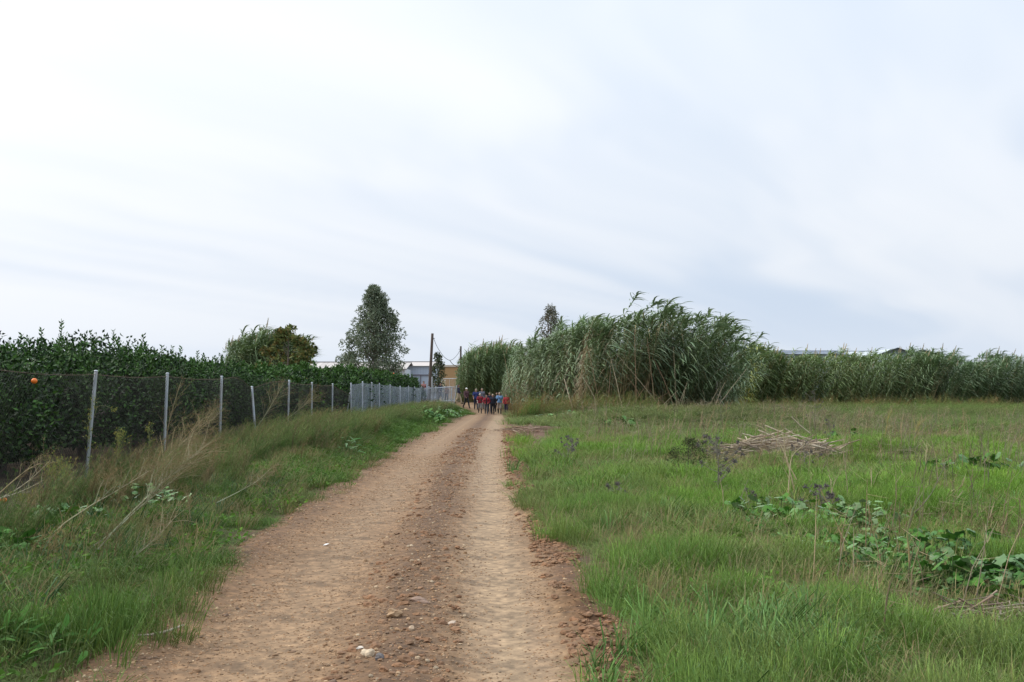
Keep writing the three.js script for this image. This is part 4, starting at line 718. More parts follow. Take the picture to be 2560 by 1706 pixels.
// ---------------------------------------------------------------- piles of canes and twigs
function pile(name, label, cat, px, py, spec) {
  const p = onGround(px, py), r = rng(spec.seed), t = thing(name, label, cat, [p.x, p.y + (spec.lift || 0), p.z]), fine_ = new GB(); CLEAR.push([p.x, -p.z, spec.rx * 1.05, spec.rz * 1.3, 0.85]);
  for (let k = 0; k < spec.n + spec.fine; k++) {
    const big = k < spec.n, q = (r() + r() - 1), x = spec.rx * q, z = spec.rz * (r() * 2 - 1), y = Math.max(0.02, spec.h * (1 - (x / spec.rx) ** 2) * (1 - 0.55 * Math.abs(z / spec.rz)) * (0.15 + 0.85 * r())), a = spec.a0 + (r() - 0.5) * spec.spread, e = (r() - 0.45) * spec.tilt, L = (big ? spec.len : spec.len * 0.55) * (0.5 + 0.7 * r()), d = V(Math.cos(a) * Math.cos(e), Math.sin(e), Math.sin(a) * Math.cos(e)).multiplyScalar(L / 2), c = vary(spec.cols[Math.floor(r() * spec.cols.length)], r, 0.2);
    const lo = V(x, y, z).sub(d), hi = V(x, y, z).add(d); lo.y = Math.max(lo.y, 0.0); hi.y = Math.max(hi.y, 0.0); const mid = V(x, y, z).add(V(0, 0.03 * L * (r() - 0.5), 0.06 * L * (r() - 0.5)));
    if (big) mesh(spec.part, new GB().tube([lo, mid, hi], spec.r * (0.6 + 0.7 * r()), 5, c, true).geo(), M.wood, t); else fine_.tube([lo, mid, hi], spec.r * (0.3 + 0.25 * r()), 3, mul(c, 0.8));
  }
  const m = mesh('small_twigs', fine_.geo(), M.wood, t); m.userData.kind = 'stuff';
  for (const keys of spec.extra || []) { const pts = keys.map((k) => at(...k).sub(p)); mesh(spec.part, new GB().tube(pts, spec.r * 1.15, 6, spec.cols[0], true).geo(), M.wood, t); }
}
const CANES = [[0.52, 0.43, 0.31], [0.42, 0.33, 0.235], [0.28, 0.205, 0.145], [0.46, 0.35, 0.23], [0.20, 0.15, 0.11]];
pile('cane_pile', 'heap of cut dry canes lying in the middle of the right field', 'cane pile', 1960, 1148, { seed: 91, n: 105, fine: 380, lift: 0.06, rx: 1.5, rz: 0.85, h: 0.56, len: 1.15, a0: 0.1, spread: 1.9, tilt: 0.7, r: 0.0115, cols: CANES, part: 'cane', extra: [[[1912, 1070, 23.2], [1955, 1088, 23], [2005, 1112, 22.8]], [[1895, 1082, 23.2], [1935, 1098, 23], [2000, 1115, 22.9]], [[1962, 1078, 23], [1990, 1095, 23], [2060, 1115, 22.8]], [[2110, 1106, 22.9], [2070, 1115, 22.9], [1990, 1108, 23]], [[2025, 1090, 23.4], [2000, 1070, 23.3], [1980, 1050, 23.2]], [[1864, 1098, 22.8], [1870, 1110, 22.7], [1878, 1120, 22.6]], [[2045, 1112, 22.5], [2050, 1125, 22.4], [2055, 1135, 22.3]]] });
pile('cane_pile', 'low scatter of dry canes left of the big cane heap', 'cane pile', 1800, 1138, { seed: 92, n: 46, fine: 190, rx: 1.0, rz: 0.55, h: 0.22, len: 0.9, a0: 0.1, spread: 1.4, tilt: 0.3, r: 0.011, cols: [[0.34, 0.26, 0.19], [0.28, 0.21, 0.15], [0.24, 0.18, 0.13]], part: 'cane', extra: [[[1744, 1098, 24], [1752, 1110, 24], [1760, 1122, 24]]] });
pile('twig_pile', 'tangle of brown twigs in the grass at the bottom right', 'twigs', 2500, 1590, { seed: 93, n: 46, fine: 140, rx: 0.55, rz: 0.3, h: 0.28, len: 0.5, a0: -0.4, spread: 2.0, tilt: 1.2, r: 0.006, cols: [[0.34, 0.26, 0.19], [0.24, 0.17, 0.12], [0.40, 0.32, 0.24], [0.17, 0.115, 0.08]], part: 'twig', extra: [[[2463, 1570, 7.0], [2468, 1520, 7.0], [2478, 1490, 7.0], [2494, 1477, 7.0]], [[2380, 1450, 8.0], [2420, 1475, 7.8], [2455, 1495, 7.6]], [[2405, 1505, 7.4], [2450, 1512, 7.3], [2505, 1515, 7.2]]] });
pile('twig_pile', 'small heap of grey twigs in the near grass beside the road', 'twigs', 1672, 1412, { seed: 94, n: 26, fine: 90, rx: 0.22, rz: 0.14, h: 0.1, len: 0.24, a0: -0.3, spread: 1.6, tilt: 0.5, r: 0.005, cols: [[0.36, 0.28, 0.24], [0.26, 0.19, 0.15], [0.2, 0.14, 0.11]], part: 'twig', extra: [[[1648, 1385, 9.1], [1680, 1384, 9.1], [1706, 1388, 9.1]]] });
pile('twig_pile', 'dark debris of broken twigs in the grass near the small thistle', 'twigs', 1485, 1285, { seed: 95, n: 22, fine: 80, rx: 0.25, rz: 0.2, h: 0.1, len: 0.25, a0: 0, spread: 3, tilt: 0.5, r: 0.005, cols: [[0.16, 0.13, 0.11], [0.22, 0.18, 0.15]], part: 'twig' });
pile('twig_pile', 'reddish brown litter of dead stalks on the bare bank by the road', 'twigs', 1350, 1078, { seed: 96, n: 60, fine: 260, rx: 1.9, rz: 2.2, h: 0.2, len: 0.7, a0: 0, spread: 3, tilt: 0.4, r: 0.012, cols: [[0.28, 0.19, 0.13], [0.22, 0.14, 0.09], [0.35, 0.27, 0.19]], part: 'twig' });

{
  const r = rng(430), L = [[], [], []], band = [[1880, 1330], [2000, 1345], [2120, 1385], [2240, 1420], [2380, 1440], [2500, 1455], [2600, 1465]];
  const cov = [[0.080, 0.215, 0.030], [0.105, 0.245, 0.040], [0.125, 0.235, 0.065], [0.06, 0.16, 0.026]];
  for (let k = 0; k < 2600; k++) {
    const px = 1880 + 760 * r(), py = interp(band, px) + (r() + r() + r() - 1.5) * interp([[1880, 40], [2200, 75], [2600, 90]], px); if (r() > smooth(0.28, 0.55, noise(px * 0.02, py * 0.04, 82)) + 0.15) continue;
    const p = onGround(px, py), s = (0.042 + 0.05 * r()) * interp([[1880, 1.0], [2300, 1.0], [2560, 1.35]], px), q = new THREE.Quaternion().setFromEuler(new THREE.Euler((r() - 0.5) * 1.3, r() * 6.283, 0.2 + (r() - 0.5) * 1.1, 'YXZ'));
    L[k % 3].push({ x: p.x, y: p.y + 0.04 + 0.10 * r(), z: p.z, q, s, c: vary(cov[k % 4], r, 0.25) });
  }
  const g = tag(new THREE.Group(), 'leafy green ground cover between the broad-leaved plants at the right', null, null, 'stuff'); g.name = 'ground_cover'; scene.add(g);
  L.forEach((l, k) => instances('leaves', leafGeos.round[k], leafy({ roughness: 0.65, transmission: 0.25, specularIntensity: 0.25 }), l, g));
}
function scatter(seed, side, d0, d1, perM2, fn) {   // side 1: right field, -1: left verge
  const r = rng(seed); let acc = 0;
  for (let d = d0; d < d1;) {
    const step = Math.max(0.12, d * 0.012), dens = perM2(d), c = roadC(d), w = roadW(d);
    const x0 = side > 0 ? c + w - 0.28 : Math.max(-0.52 * d * 1.12 - 1.6, d < 9 ? -7.2 : -6.9), x1 = side > 0 ? Math.min(0.52 * d * 1.12 + 1.8, 60) : c - w + 0.28;
    if (x1 > x0) { acc += dens * (x1 - x0) * step; while (acc > 1) { acc--; const x = lerp(x0, x1, r()), dd = d + step * r(); if (!cleared(x, dd, r)) fn(x, dd, r); } }
    d += step;
  }
}
const pushes = (n) => Array.from({ length: n }, () => []);
function edgeKeep(x, d, r) { const e = Math.max(roadC(d) - roadW(d) - x, x - roadC(d) - roadW(d)) + (fbm(x * 1.6 + 9, d * 0.9, 3, 45) - 0.5) * 1.1; return r() < smooth(-0.15, 0.95, e) ** 0.8; }
// ---- right field
{
  const F0 = pushes(3), F1 = pushes(2), D0 = pushes(2), S0 = pushes(2), W0 = pushes(3), L0 = pushes(2);
  const tone = (x, d) => {
    const a = fbm(x * 0.33 + 20, d * 0.20, 4, 46), b = fbm(x * 0.9, d * 0.7, 3, 47), farDry = smooth(30, 46, d);
    const lushBand = gauss(d, 21, 7) * smooth(4, 9, x) + gauss(d, 13, 5) * smooth(1.0, 2.5, x) * 0.5 + gauss(d, 27, 7) * (1 - smooth(3, 7, x)) * 0.6;
    let c = mix(MIDG, LUSH, clamp(lushBand * 0.9 + smooth(0.5, 0.72, a) * 0.6));
    c = mix(c, OLIVE, clamp(smooth(0.45, 0.66, b) * 0.55 * (1 - lushBand * 0.7) + farDry * 0.55)); c = mix(c, MAUVE, farDry * smooth(0.42, 0.62, a) * 0.5);
    const corner = smooth(8.5, 5.6, d) * smooth(1.4, 2.6, x); c = mix(c, mix(OLIVE, TAN, 0.35), corner * 0.4 * smooth(0.3, 0.55, b));
    return { c, a, b, farDry, lush: lushBand };
  };
  scatter(801, 1, 4.2, 16, (d) => d < 9 ? 380 : 260, (x, d, r) => { if (!edgeKeep(x, d, r)) return; const q = tone(x, d); F0[Math.floor(r() * 3)].push({ x, y: gy(x, d), z: -d, turn: r() * 6.28, lean: 0.4 * r() ** 2, leanTo: (r() - 0.5) * 2.5, s: [1, (0.55 + 0.7 * r()) * (0.3 + 1.8 * smooth(0.3, 0.8, fbm(x * 1.9, d * 1.5, 3, 71))), 1], c: vary(mul(q.c, r() < 0.2 ? 1.3 : 1), r, 0.25) }); });
  scatter(802, 1, 14, 40, (d) => 95 - d, (x, d, r) => { if (!edgeKeep(x, d, r) || r() < bareBank(x, d) * 1.1) return; const q = tone(x, d); F1[k2(r)].push({ x, y: gy(x, d), z: -d, turn: r() * 6.28, s: [1.0, (0.55 + 0.7 * r()) * (0.4 + 1.5 * smooth(0.25, 0.75, fbm(x * 1.1, d * 0.8, 3, 71))), 1.0], c: vary(q.c, r, 0.25) }); });
  scatter(803, 1, 38, 100, (d) => 22, (x, d, r) => { if (!edgeKeep(x, d, r) || r() < bareBank(x, d) * 1.1) return; const q = tone(x, d); F1[k2(r)].push({ x, y: gy(x, d), z: -d, turn: r() * 6.28, s: [2.0, (0.8 + 0.9 * r()) * (0.5 + fbm(x * 0.5, d * 0.4, 3, 71)), 2.0], c: vary(q.c, r, 0.28) }); });
  scatter(804, 1, 4.2, 34, (d) => 38, (x, d, r) => { const q = tone(x, d); if (!edgeKeep(x, d, r) || r() < 0.75 * q.lush || r() < bareBank(x, d)) return; const s = 1 + d * 0.02; D0[k2(r)].push({ x, y: gy(x, d), z: -d, turn: (r() - 0.5) * 2, s: [s, 0.6 + 0.6 * r(), s], c: vary(mix(TAN, OLIVE, r() * 0.6), r, 0.3) }); });
  scatter(805, 1, 20, 96, (d) => 11, (x, d, r) => { if (!edgeKeep(x, d, r) || r() > smooth(20, 62, d + 40 * (fbm(x * 0.22, d * 0.12, 3, 73) - 0.5)) * smooth(0, 7, x - 1 + d * 0.02) || r() < bareBank(x, d)) return; const q = tone(x, d); W0[Math.floor(r() * 3)].push({ x, y: gy(x, d), z: -d, turn: (r() - 0.5), s: [1.5, (0.45 + 0.6 * r()) * (0.55 + 0.45 * smooth(30, 70, d)), 1.5], c: vary(mix([1.05, 1.2, 0.95], [1.15, 1.0, 1.05], smooth(0.4, 0.65, fbm(x * 0.2, d * 0.1, 3, 74))), r, 0.3) }); });
  scatter(806, 1, 4.2, 20, (d) => 9, (x, d, r) => { const patch = smooth(0.52, 0.66, fbm(x * 0.7, d * 0.7, 3, 48)) + (gauss(d, 5.9, 0.9) * gauss(x, 1.35, 0.75) * 1.5); if (r() > patch) return; S0[k2(r)].push({ x, y: gy(x, d), z: -d, turn: (r() - 0.5) * 1.5, s: 0.55 + 0.5 * r(), c: vary([0.105, 0.20, 0.05], r, 0.25) }); });
  { const r = rng(807); for (let k = 0; k < 70; k++) { const d = 5.2 + 1.3 * (r() + r()) / 2, x = 1.0 + 0.9 * (r() + r()) / 2 + (d - 5.1) * 0.1; S0[k2(r)].push({ x, y: gy(x, d), z: -d, turn: (r() - 0.5) * 1.2, s: 0.6 + 0.55 * r(), c: vary([0.115, 0.21, 0.058], r, 0.25) }); } }
  scatter(808, 1, 4.2, 26, (d) => 22, (x, d, r) => { const patch = 0.75 * smooth(0.52, 0.68, fbm(x * 0.5 + 40, d * 0.5, 3, 49)); if (r() > patch || !edgeKeep(x, d, r)) return; L0[k2(r)].push({ x, y: gy(x, d) + 0.03, z: -d, turn: r() * 6.28, s: 0.5 + 0.5 * r(), c: vary(mix(DEEP, LUSH, 0.35), r, 0.3) }); });
  const TH = pushes(2), TK = pushes(2);
  scatter(810, 1, 4.4, 96, (d) => d < 48 ? 2.6 : 1.1, (x, d, r) => { if (!edgeKeep(x, d, r) || r() > smooth(0.38, 0.6, fbm(x * 0.45, d * 0.4, 3, 78)) || r() < bareBank(x, d)) return; const q = tone(x, d), w = 0.8 + 0.5 * r() + d * 0.022; TK[k2(r)].push({ x, y: gy(x, d), z: -d, turn: r() * 6.28, s: [w, (0.6 + 0.6 * r()) * (1 + d * 0.008), w], c: vary(mix(q.c, r() < 0.5 ? DEEP : OLIVE, 0.5), r, 0.25) }); });
  scatter(809, 1, 6, 60, (d) => 2.2 - 0.02 * d, (x, d, r) => { if (r() > smooth(0.35, 0.6, fbm(x * 0.25 + 3, d * 0.15, 3, 76)) || !edgeKeep(x, d, r) || x < 2) return; TH[k2(r)].push({ x, y: gy(x, d), z: -d, turn: r() * 6.28, lean: 0.25 * r(), leanTo: (r() - 0.5) * 3, s: [1 + d * 0.03, 0.5 + 0.7 * r(), 1 + d * 0.03], c: vary([1, 1, 1], r, 0.35) }); });
  const g = tag(new THREE.Group(), 'green grass covering the field right of the road', null, null, 'stuff'); g.name = 'field_grass'; scene.add(g);
  F0.forEach((l, k) => instances('blades', fine[k], M.plant, l, g)); F1.forEach((l, k) => instances('blades', far[k], M.plant, l, g)); S0.forEach((l, k) => instances('coarse_blades', strap[k], M.plant, l, g)); L0.forEach((l, k) => instances('small_leaves', sprig[k], M.plant, l, g)); TK.forEach((l, k) => instances('tussocks', tussock[k], M.plant, l, g));
  const h = tag(new THREE.Group(), 'dry tan grass and feathery weeds in the right field', null, null, 'stuff'); h.name = 'dry_grass'; scene.add(h);
  D0.forEach((l, k) => instances('dry_blades', dryTuft[k], M.matte, l, h)); W0.forEach((l, k) => instances('feathery_weeds', feather[k], M.matte, l, h)); TH.forEach((l, k) => instances('thin_stalks', thinStalk[k], M.matte, l, h));
  const sc = tag(new THREE.Group(), 'tall mixed weeds in front of the reed thickets', null, null, 'stuff'); sc.name = 'tall_weeds'; scene.add(sc); SCRUB[0].forEach((l, k) => instances('green_weeds', feather[k], M.matte, l, sc)); SCRUB[1].forEach((l, k) => instances('dry_weeds', featherDry[k], M.matte, l, sc));
}
function k2(r) { return r() < 0.5 ? 0 : 1; }
// ---- left verge
{
  const F0 = pushes(3), F1 = pushes(2), D0 = pushes(2), W0 = pushes(3), W1 = pushes(2), L0 = pushes(2), S0 = pushes(2);
  const bare = (x, d) => smooth(-4.95, -5.55, x + (fbm(x * 2, d * 2, 2, 81) - 0.5) * 0.7) * (1 - smooth(14, 17, d));
  const off = (x, d) => roadC(d) - roadW(d) - x;
  scatter(821, -1, 4.2, 18, (d) => d < 10 ? 330 : 230, (x, d, r) => { if (!edgeKeep(x, d, r) || r() < bare(x, d)) return; const a = fbm(x * 0.6, d * 0.5, 3, 52); F0[Math.floor(r() * 3)].push({ x, y: gy(x, d), z: -d, turn: r() * 6.28, lean: 0.4 * r() ** 2, leanTo: (r() - 0.5) * 2.5, s: [1, (0.6 + 0.8 * r()) * (0.35 + 1.9 * smooth(0.3, 0.8, fbm(x * 1.9, d * 1.5, 3, 72))) * (1 - 0.45 * smooth(-2.3, -3.2, x) * smooth(7, 8.5, d)), 1], c: vary(mul(mix(mix(DEEP, MIDG, 0.55), OLIVE, smooth(0.5, 0.7, a) * 0.6), 0.85), r, 0.28) }); });
  scatter(822, -1, 16, 84, (d) => d < 40 ? 80 : 40, (x, d, r) => { if (!edgeKeep(x, d, r)) return; const s = 0.9 + d * 0.012; F1[k2(r)].push({ x, y: gy(x, d), z: -d, turn: r() * 6.28, s: [s, 0.6 + 0.5 * r(), s], c: vary(mix(mix(DEEP, MIDG, 0.6), OLIVE, smooth(1.2, 2.4, off(x, d)) * 0.5), r, 0.28) }); });
  scatter(823, -1, 8.4, 76, (d) => d < 26 ? 26 : 18, (x, d, r) => { const o = off(x, d) + (fbm(x, d * 0.4, 2, 53) - 0.5) * 1.0, edge = lerp(1.9, 0.95, smooth(16, 30, d)); if (o < edge || r() < bare(x, d) || (d < 16 && x < -5.2 && r() < 0.8) || (d < 12 && r() < 0.45) || r() > smooth(0.25, 0.5, fbm(x * 0.7, d * 0.3, 3, 75))) return; const s = 0.9 + d * 0.011, dryish = smooth(0.40, 0.62, fbm(x * 0.5 + 5, d * 0.12, 3, 54)) * (1 - 0.6 * smooth(60, 72, d)); const it = { x, y: gy(x, d) - 0.03, z: -d, turn: (r() - 0.5) * 0.9, s: [s, (0.55 + 0.55 * r()) * lerp(1, 0.85, smooth(20, 40, d)), s], c: vary([1, 1, 1], r, 0.28) }; if (r() < 0.04 + 0.20 * dryish + 0.15 * gauss(d, 16, 4)) W1[k2(r)].push(it); else W0[Math.floor(r() * 3)].push(it); });
  scatter(824, -1, 4.2, 30, (d) => 20, (x, d, r) => { if (!edgeKeep(x, d, r) || r() < bare(x, d) * 0.6) return; const s = 1 + d * 0.02; D0[k2(r)].push({ x, y: gy(x, d), z: -d, turn: (r() - 0.5) * 2, s: [s, 0.6 + 0.7 * r(), s], c: vary(mix(TAN, OLIVE, r() * 0.7), r, 0.3) }); });
  scatter(825, -1, 4.2, 60, (d) => d < 26 ? 34 : 14, (x, d, r) => { const o = off(x, d), patch = smooth(0.45, 0.62, fbm(x * 0.6 + 10, d * 0.5, 3, 55)) + 0.5 * gauss(o, 0.35, 0.4); if (r() > patch || !edgeKeep(x, d, r) || r() < bare(x, d)) return; L0[k2(r)].push({ x, y: gy(x, d) + 0.03, z: -d, turn: r() * 6.28, s: (0.5 + 0.5 * r()) * (1 + d * 0.012), c: vary(mix(DEEP, LUSH, 0.3), r, 0.3) }); });
  scatter(826, -1, 4.2, 16, (d) => 8, (x, d, r) => { if (!edgeKeep(x, d, r) || r() < bare(x, d) || off(x, d) < 0.5) return; S0[k2(r)].push({ x, y: gy(x, d), z: -d, turn: (r() - 0.5) * 1.5, s: 0.5 + 0.5 * r(), c: vary([0.055, 0.11, 0.045], r, 0.25) }); });
  const TK = pushes(2);
  scatter(827, -1, 4.4, 60, (d) => 3.2, (x, d, r) => { if (!edgeKeep(x, d, r) || r() < bare(x, d) || r() > smooth(0.34, 0.58, fbm(x * 0.6, d * 0.4, 3, 79))) return; const w = 0.8 + 0.5 * r() + d * 0.012; TK[k2(r)].push({ x, y: gy(x, d), z: -d, turn: r() * 6.28, s: [w, 0.55 + 0.7 * r(), w], c: vary(mix(DEEP, OLIVE, r() * 0.8), r, 0.3) }); });
  scatter(828, -1, 8, 34, (d) => 7, (x, d, r) => { const o = off(x, d); if (o < 0.7 || r() < bare(x, d) || r() > smooth(0.42, 0.62, fbm(x * 0.8 + 4, d * 0.5, 3, 80))) return; const s = 0.75 + d * 0.012; (r() < 0.7 ? W0[Math.floor(r() * 3)] : W1[k2(r)]).push({ x, y: gy(x, d) - 0.02, z: -d, turn: (r() - 0.5) * 2, s: [s, 0.5 + 0.7 * r(), s], c: vary([1, 1, 1], r, 0.3) }); });
  const g = tag(new THREE.Group(), 'green grass on the bank between the road and the fence', null, null, 'stuff'); g.name = 'verge_grass'; scene.add(g);
  F0.forEach((l, k) => instances('blades', fine[k], M.plant, l, g)); F1.forEach((l, k) => instances('blades', far[k], M.plant, l, g)); L0.forEach((l, k) => instances('small_leaves', sprig[k], M.plant, l, g)); S0.forEach((l, k) => instances('coarse_blades', strap[k], M.plant, l, g)); TK.forEach((l, k) => instances('tussocks', tussock[k], M.plant, l, g));
  const h = tag(new THREE.Group(), 'feathery brownish weeds on the bank along the fence', null, null, 'stuff'); h.name = 'verge_weeds'; scene.add(h);
  D0.forEach((l, k) => instances('dry_blades', dryTuft[k], M.matte, l, h)); W0.forEach((l, k) => instances('feathery_weeds', feather[k], M.matte, l, h)); W1.forEach((l, k) => instances('feathery_dry_weeds', featherDry[k], M.matte, l, h));
}

// ---------------------------------------------------------------- leaning fennel stalks on the left bank
function stalk(name, label, cat, keys, o) {   // keys: [px, py, d]
  const r = rng(o.seed), pts = new THREE.CatmullRomCurve3(keys.map((k) => at(...k))).getPoints(14), base = pts[0].clone(), t = thing(name, label, cat, [base.x, base.y, base.z], 0, o.group), P = pts.map((p) => p.clone().sub(base));
  const b = new GB(), f = new GB(), rad = P.map((p, k) => lerp(o.r, o.r * 0.35, k / 14)); b.tube(P, rad, 5, P.map((p, k) => vary(mix(o.c0, o.c1, k / 14), r, 0.12)));
  const wind = o.wind ?? 0.5;
  for (let k = 0; k < (o.branches || 0); k++) {
    const s = lerp(o.bFrom ?? 0.3, 0.98, (k + r()) / o.branches), i = Math.min(13, Math.floor(s * 14)), p = P[i].clone().lerp(P[i + 1], s * 14 - i), dir = P[i + 1].clone().sub(P[i]).normalize(), L = (o.bLen ?? 0.3) * (0.5 + r()) * (1.2 - 0.6 * s), side = rdir(r).multiplyScalar(0.75), e = dir.clone().add(side).add(V(wind * 0.2, 0.25, 0)).normalize().multiplyScalar(L).add(p), m = p.clone().lerp(e, 0.55).add(V(0, L * 0.06, 0));
    b.tube([p, m, e], [o.r * 0.4, o.r * 0.3, o.r * 0.15], 3, vary(mix(o.c0, o.c1, s), r, 0.2));
    for (let q = 0; q < (o.twigs ?? 8); q++) {
      const u = m.clone().lerp(e, r()), d2 = rdir(r).multiplyScalar(0.9).add(dir).add(V(wind * 0.3, 0.1, 0)).normalize(), l2 = L * (0.25 + 0.35 * r());
      const c = vary(o.tw[Math.floor(r() * o.tw.length)], r, 0.25), v = u.clone().addScaledVector(d2, l2); f.ribbon([u, v], [0.003, 0.0015], sideOf(d2, r), c);
      if (o.leaf) f.leaf(v, d2, sideOf(d2, r), o.leaf * (0.7 + 0.6 * r()), o.leaf * 0.5, c); else for (let z = 0; z < 3; z++) { const d3 = rdir(r).add(d2).normalize(); f.ribbon([v, v.clone().addScaledVector(d3, l2 * 0.45)], [0.0028, 0.001], sideOf(d3, r), c); }
    }
  }
  mesh('stem', b.geo(), M.wood, t); if (f.size) mesh(o.leafName || 'twigs', f.geo(), M.matte, t).userData.kind = 'stuff'; return t;
}
const FEN = { c0: [0.17, 0.20, 0.12], c1: [0.30, 0.25, 0.14], r: 0.0085, branches: 18, bLen: 0.28, tw: [[0.22, 0.17, 0.085], [0.15, 0.16, 0.06], [0.25, 0.18, 0.10]], group: 'stalks on the left bank' };
[
  ['tall bent grey green stalk, leftmost of the stalks leaning over the bank', [[104, 1440, 8.8], [127, 1343, 8.9], [212, 1274, 9.2], [286, 1231, 9.6], [372, 1178, 10.2]], { branches: 14, bFrom: 0.55 }],
  ['long straight leaning stalk crossing the left bank with brushy brown top', [[185, 1444, 8.8], [309, 1301, 9.3], [417, 1200, 9.9], [518, 1112, 10.6]], { branches: 40, bFrom: 0.5, bLen: 0.4, r: 0.009 }],
  ['leaning stalk just below the long one, ending in brown twigs', [[162, 1409, 9.0], [270, 1340, 9.3], [350, 1268, 9.7], [425, 1208, 10.2], [490, 1150, 10.7]], { branches: 36, bFrom: 0.45, bLen: 0.38 }],
  ['lowest leaning green stalk nearest to the road on the left bank', [[235, 1470, 8.3], [310, 1412, 8.6], [385, 1350, 9.0], [440, 1290, 9.5]], { branches: 24, bFrom: 0.35 }],
  ['thin low twig lying over the grass below the stalks', [[240, 1455, 8.3], [300, 1440, 8.4], [348, 1428, 8.5], [425, 1397, 8.8]], { branches: 8, r: 0.005 }],
  ['thin leaning stalk alone on the weedy bank towards the road', [[541, 1258, 11.5], [600, 1228, 12], [640, 1205, 12.4], [676, 1172, 13]], { branches: 16, r: 0.006 }],
  ['short upright broken dry stalk between the leaning stalks and the weeds', [[477, 1315, 11.0], [474, 1280, 11.0], [472, 1247, 11.0]], { branches: 10, bLen: 0.18, c0: [0.27, 0.23, 0.13] }],
  ['bare brown stalk at the left edge reaching towards the fence', [[-20, 1250, 11.8], [30, 1205, 12.0], [68, 1175, 12.2], [100, 1158, 12.4]], { branches: 7, c0: [0.28, 0.21, 0.11], c1: [0.34, 0.26, 0.14] }],
  ['pale forked stalk at the left edge just under the brown one', [[-10, 1252, 11.5], [40, 1225, 11.8], [80, 1195, 12.1], [124, 1152, 12.5]], { branches: 9, c0: [0.30, 0.27, 0.18] }],
  ['lower pale stalk at the left edge lying nearly flat', [[-10, 1250, 11.3], [50, 1230, 11.5], [108, 1202, 11.8]], { branches: 6, c0: [0.33, 0.30, 0.22] }],
  ['tall reddish leafy stalk in front of the second post', [[411, 1165, 18.6], [418, 1080, 18.9], [432, 1020, 19.0], [452, 955, 19.2]], { branches: 18, bLen: 0.3, c0: [0.22, 0.15, 0.08], bFrom: 0.3 }],
  ['brown twiggy stalk leaning across the third post', [[455, 1130, 20.0], [500, 1075, 20.8], [530, 1050, 21.6], [550, 1030, 22.2]], { branches: 26, bLen: 0.45, c0: [0.26, 0.19, 0.1] }],
  ['tan dry bush stalk before the third post, first of the brown tangle', [[400, 1180, 14.8], [440, 1125, 15.2], [490, 1075, 15.7], [520, 1052, 16.1]], { branches: 26, bLen: 0.42, c0: [0.28, 0.2, 0.1], bFrom: 0.2 }],
  ['tan dry bush stalk low behind the long leaning one', [[330, 1210, 13.0], [390, 1168, 13.4], [440, 1120, 13.8], [480, 1090, 14.2]], { branches: 26, bLen: 0.42, c0: [0.26, 0.2, 0.1], bFrom: 0.2 }],
  ['thin green leafy stalk by the fourth leaning post', [[625, 1090, 25.4], [655, 1050, 25.8], [680, 1010, 26.2], [705, 965, 26.8]], { branches: 30, bLen: 0.5 }],
  ['leafy stalk before the wire between the fifth and sixth posts', [[690, 1070, 27], [740, 1030, 27.5], [780, 1000, 28]], { branches: 26, bLen: 0.5 }],
].forEach(([label, keys, o], k) => stalk('dry_stalk', label, 'stalk', keys, { ...FEN, ...o, seed: 600 + k, leafName: 'twigs' }));
const YEL = { c0: [0.16, 0.18, 0.07], c1: [0.18, 0.2, 0.08], r: 0.005, branches: 16, bLen: 0.22, twigs: 6, tw: [[0.24, 0.25, 0.06], [0.17, 0.21, 0.06], [0.30, 0.27, 0.08]], leaf: 0.035, group: 'yellow green weeds by the fence', wind: 0.2 };
[
  ['yellow green weed spray left of the first post at fence foot', [[120, 1265, 12.6], [122, 1220, 12.7], [128, 1175, 12.9]], { branches: 26, bLen: 0.26 }],
  ['yellow flowered weed between the left stalks and the first post', [[172, 1250, 13.2], [170, 1210, 13.3], [165, 1172, 13.5]], { branches: 18 }],
  ['thin upright weed climbing beside the first post', [[226, 1230, 15.6], [222, 1150, 15.8], [224, 1080, 15.9], [228, 1000, 16.0]], { branches: 16, bLen: 0.14 }],
  ['bent thin weed with yellow tip right of the first post', [[235, 1040, 16.3], [245, 1017, 16.3], [265, 1016, 16.3], [284, 1024, 16.3]], { branches: 6, bFrom: 0.8, bLen: 0.1 }],
  ['upright leafy weed midway between the first two posts', [[275, 1198, 15.2], [290, 1160, 15.4], [296, 1110, 15.5], [300, 1092, 15.6]], { branches: 22, bLen: 0.2 }],
  ['slender weed with forked tip before the second post', [[370, 1160, 17.0], [372, 1110, 17.1], [372, 1066, 17.2]], { branches: 10, bLen: 0.14 }],
  ['yellow green weed low at the left edge of the bare ground', [[40, 1310, 11.6], [45, 1285, 11.6], [52, 1262, 11.7]], { branches: 18 }],
].forEach(([label, keys, o], k) => stalk('yellow_weed', label, 'weed', keys, { ...YEL, ...o, seed: 640 + k, leafName: 'leaves' }));

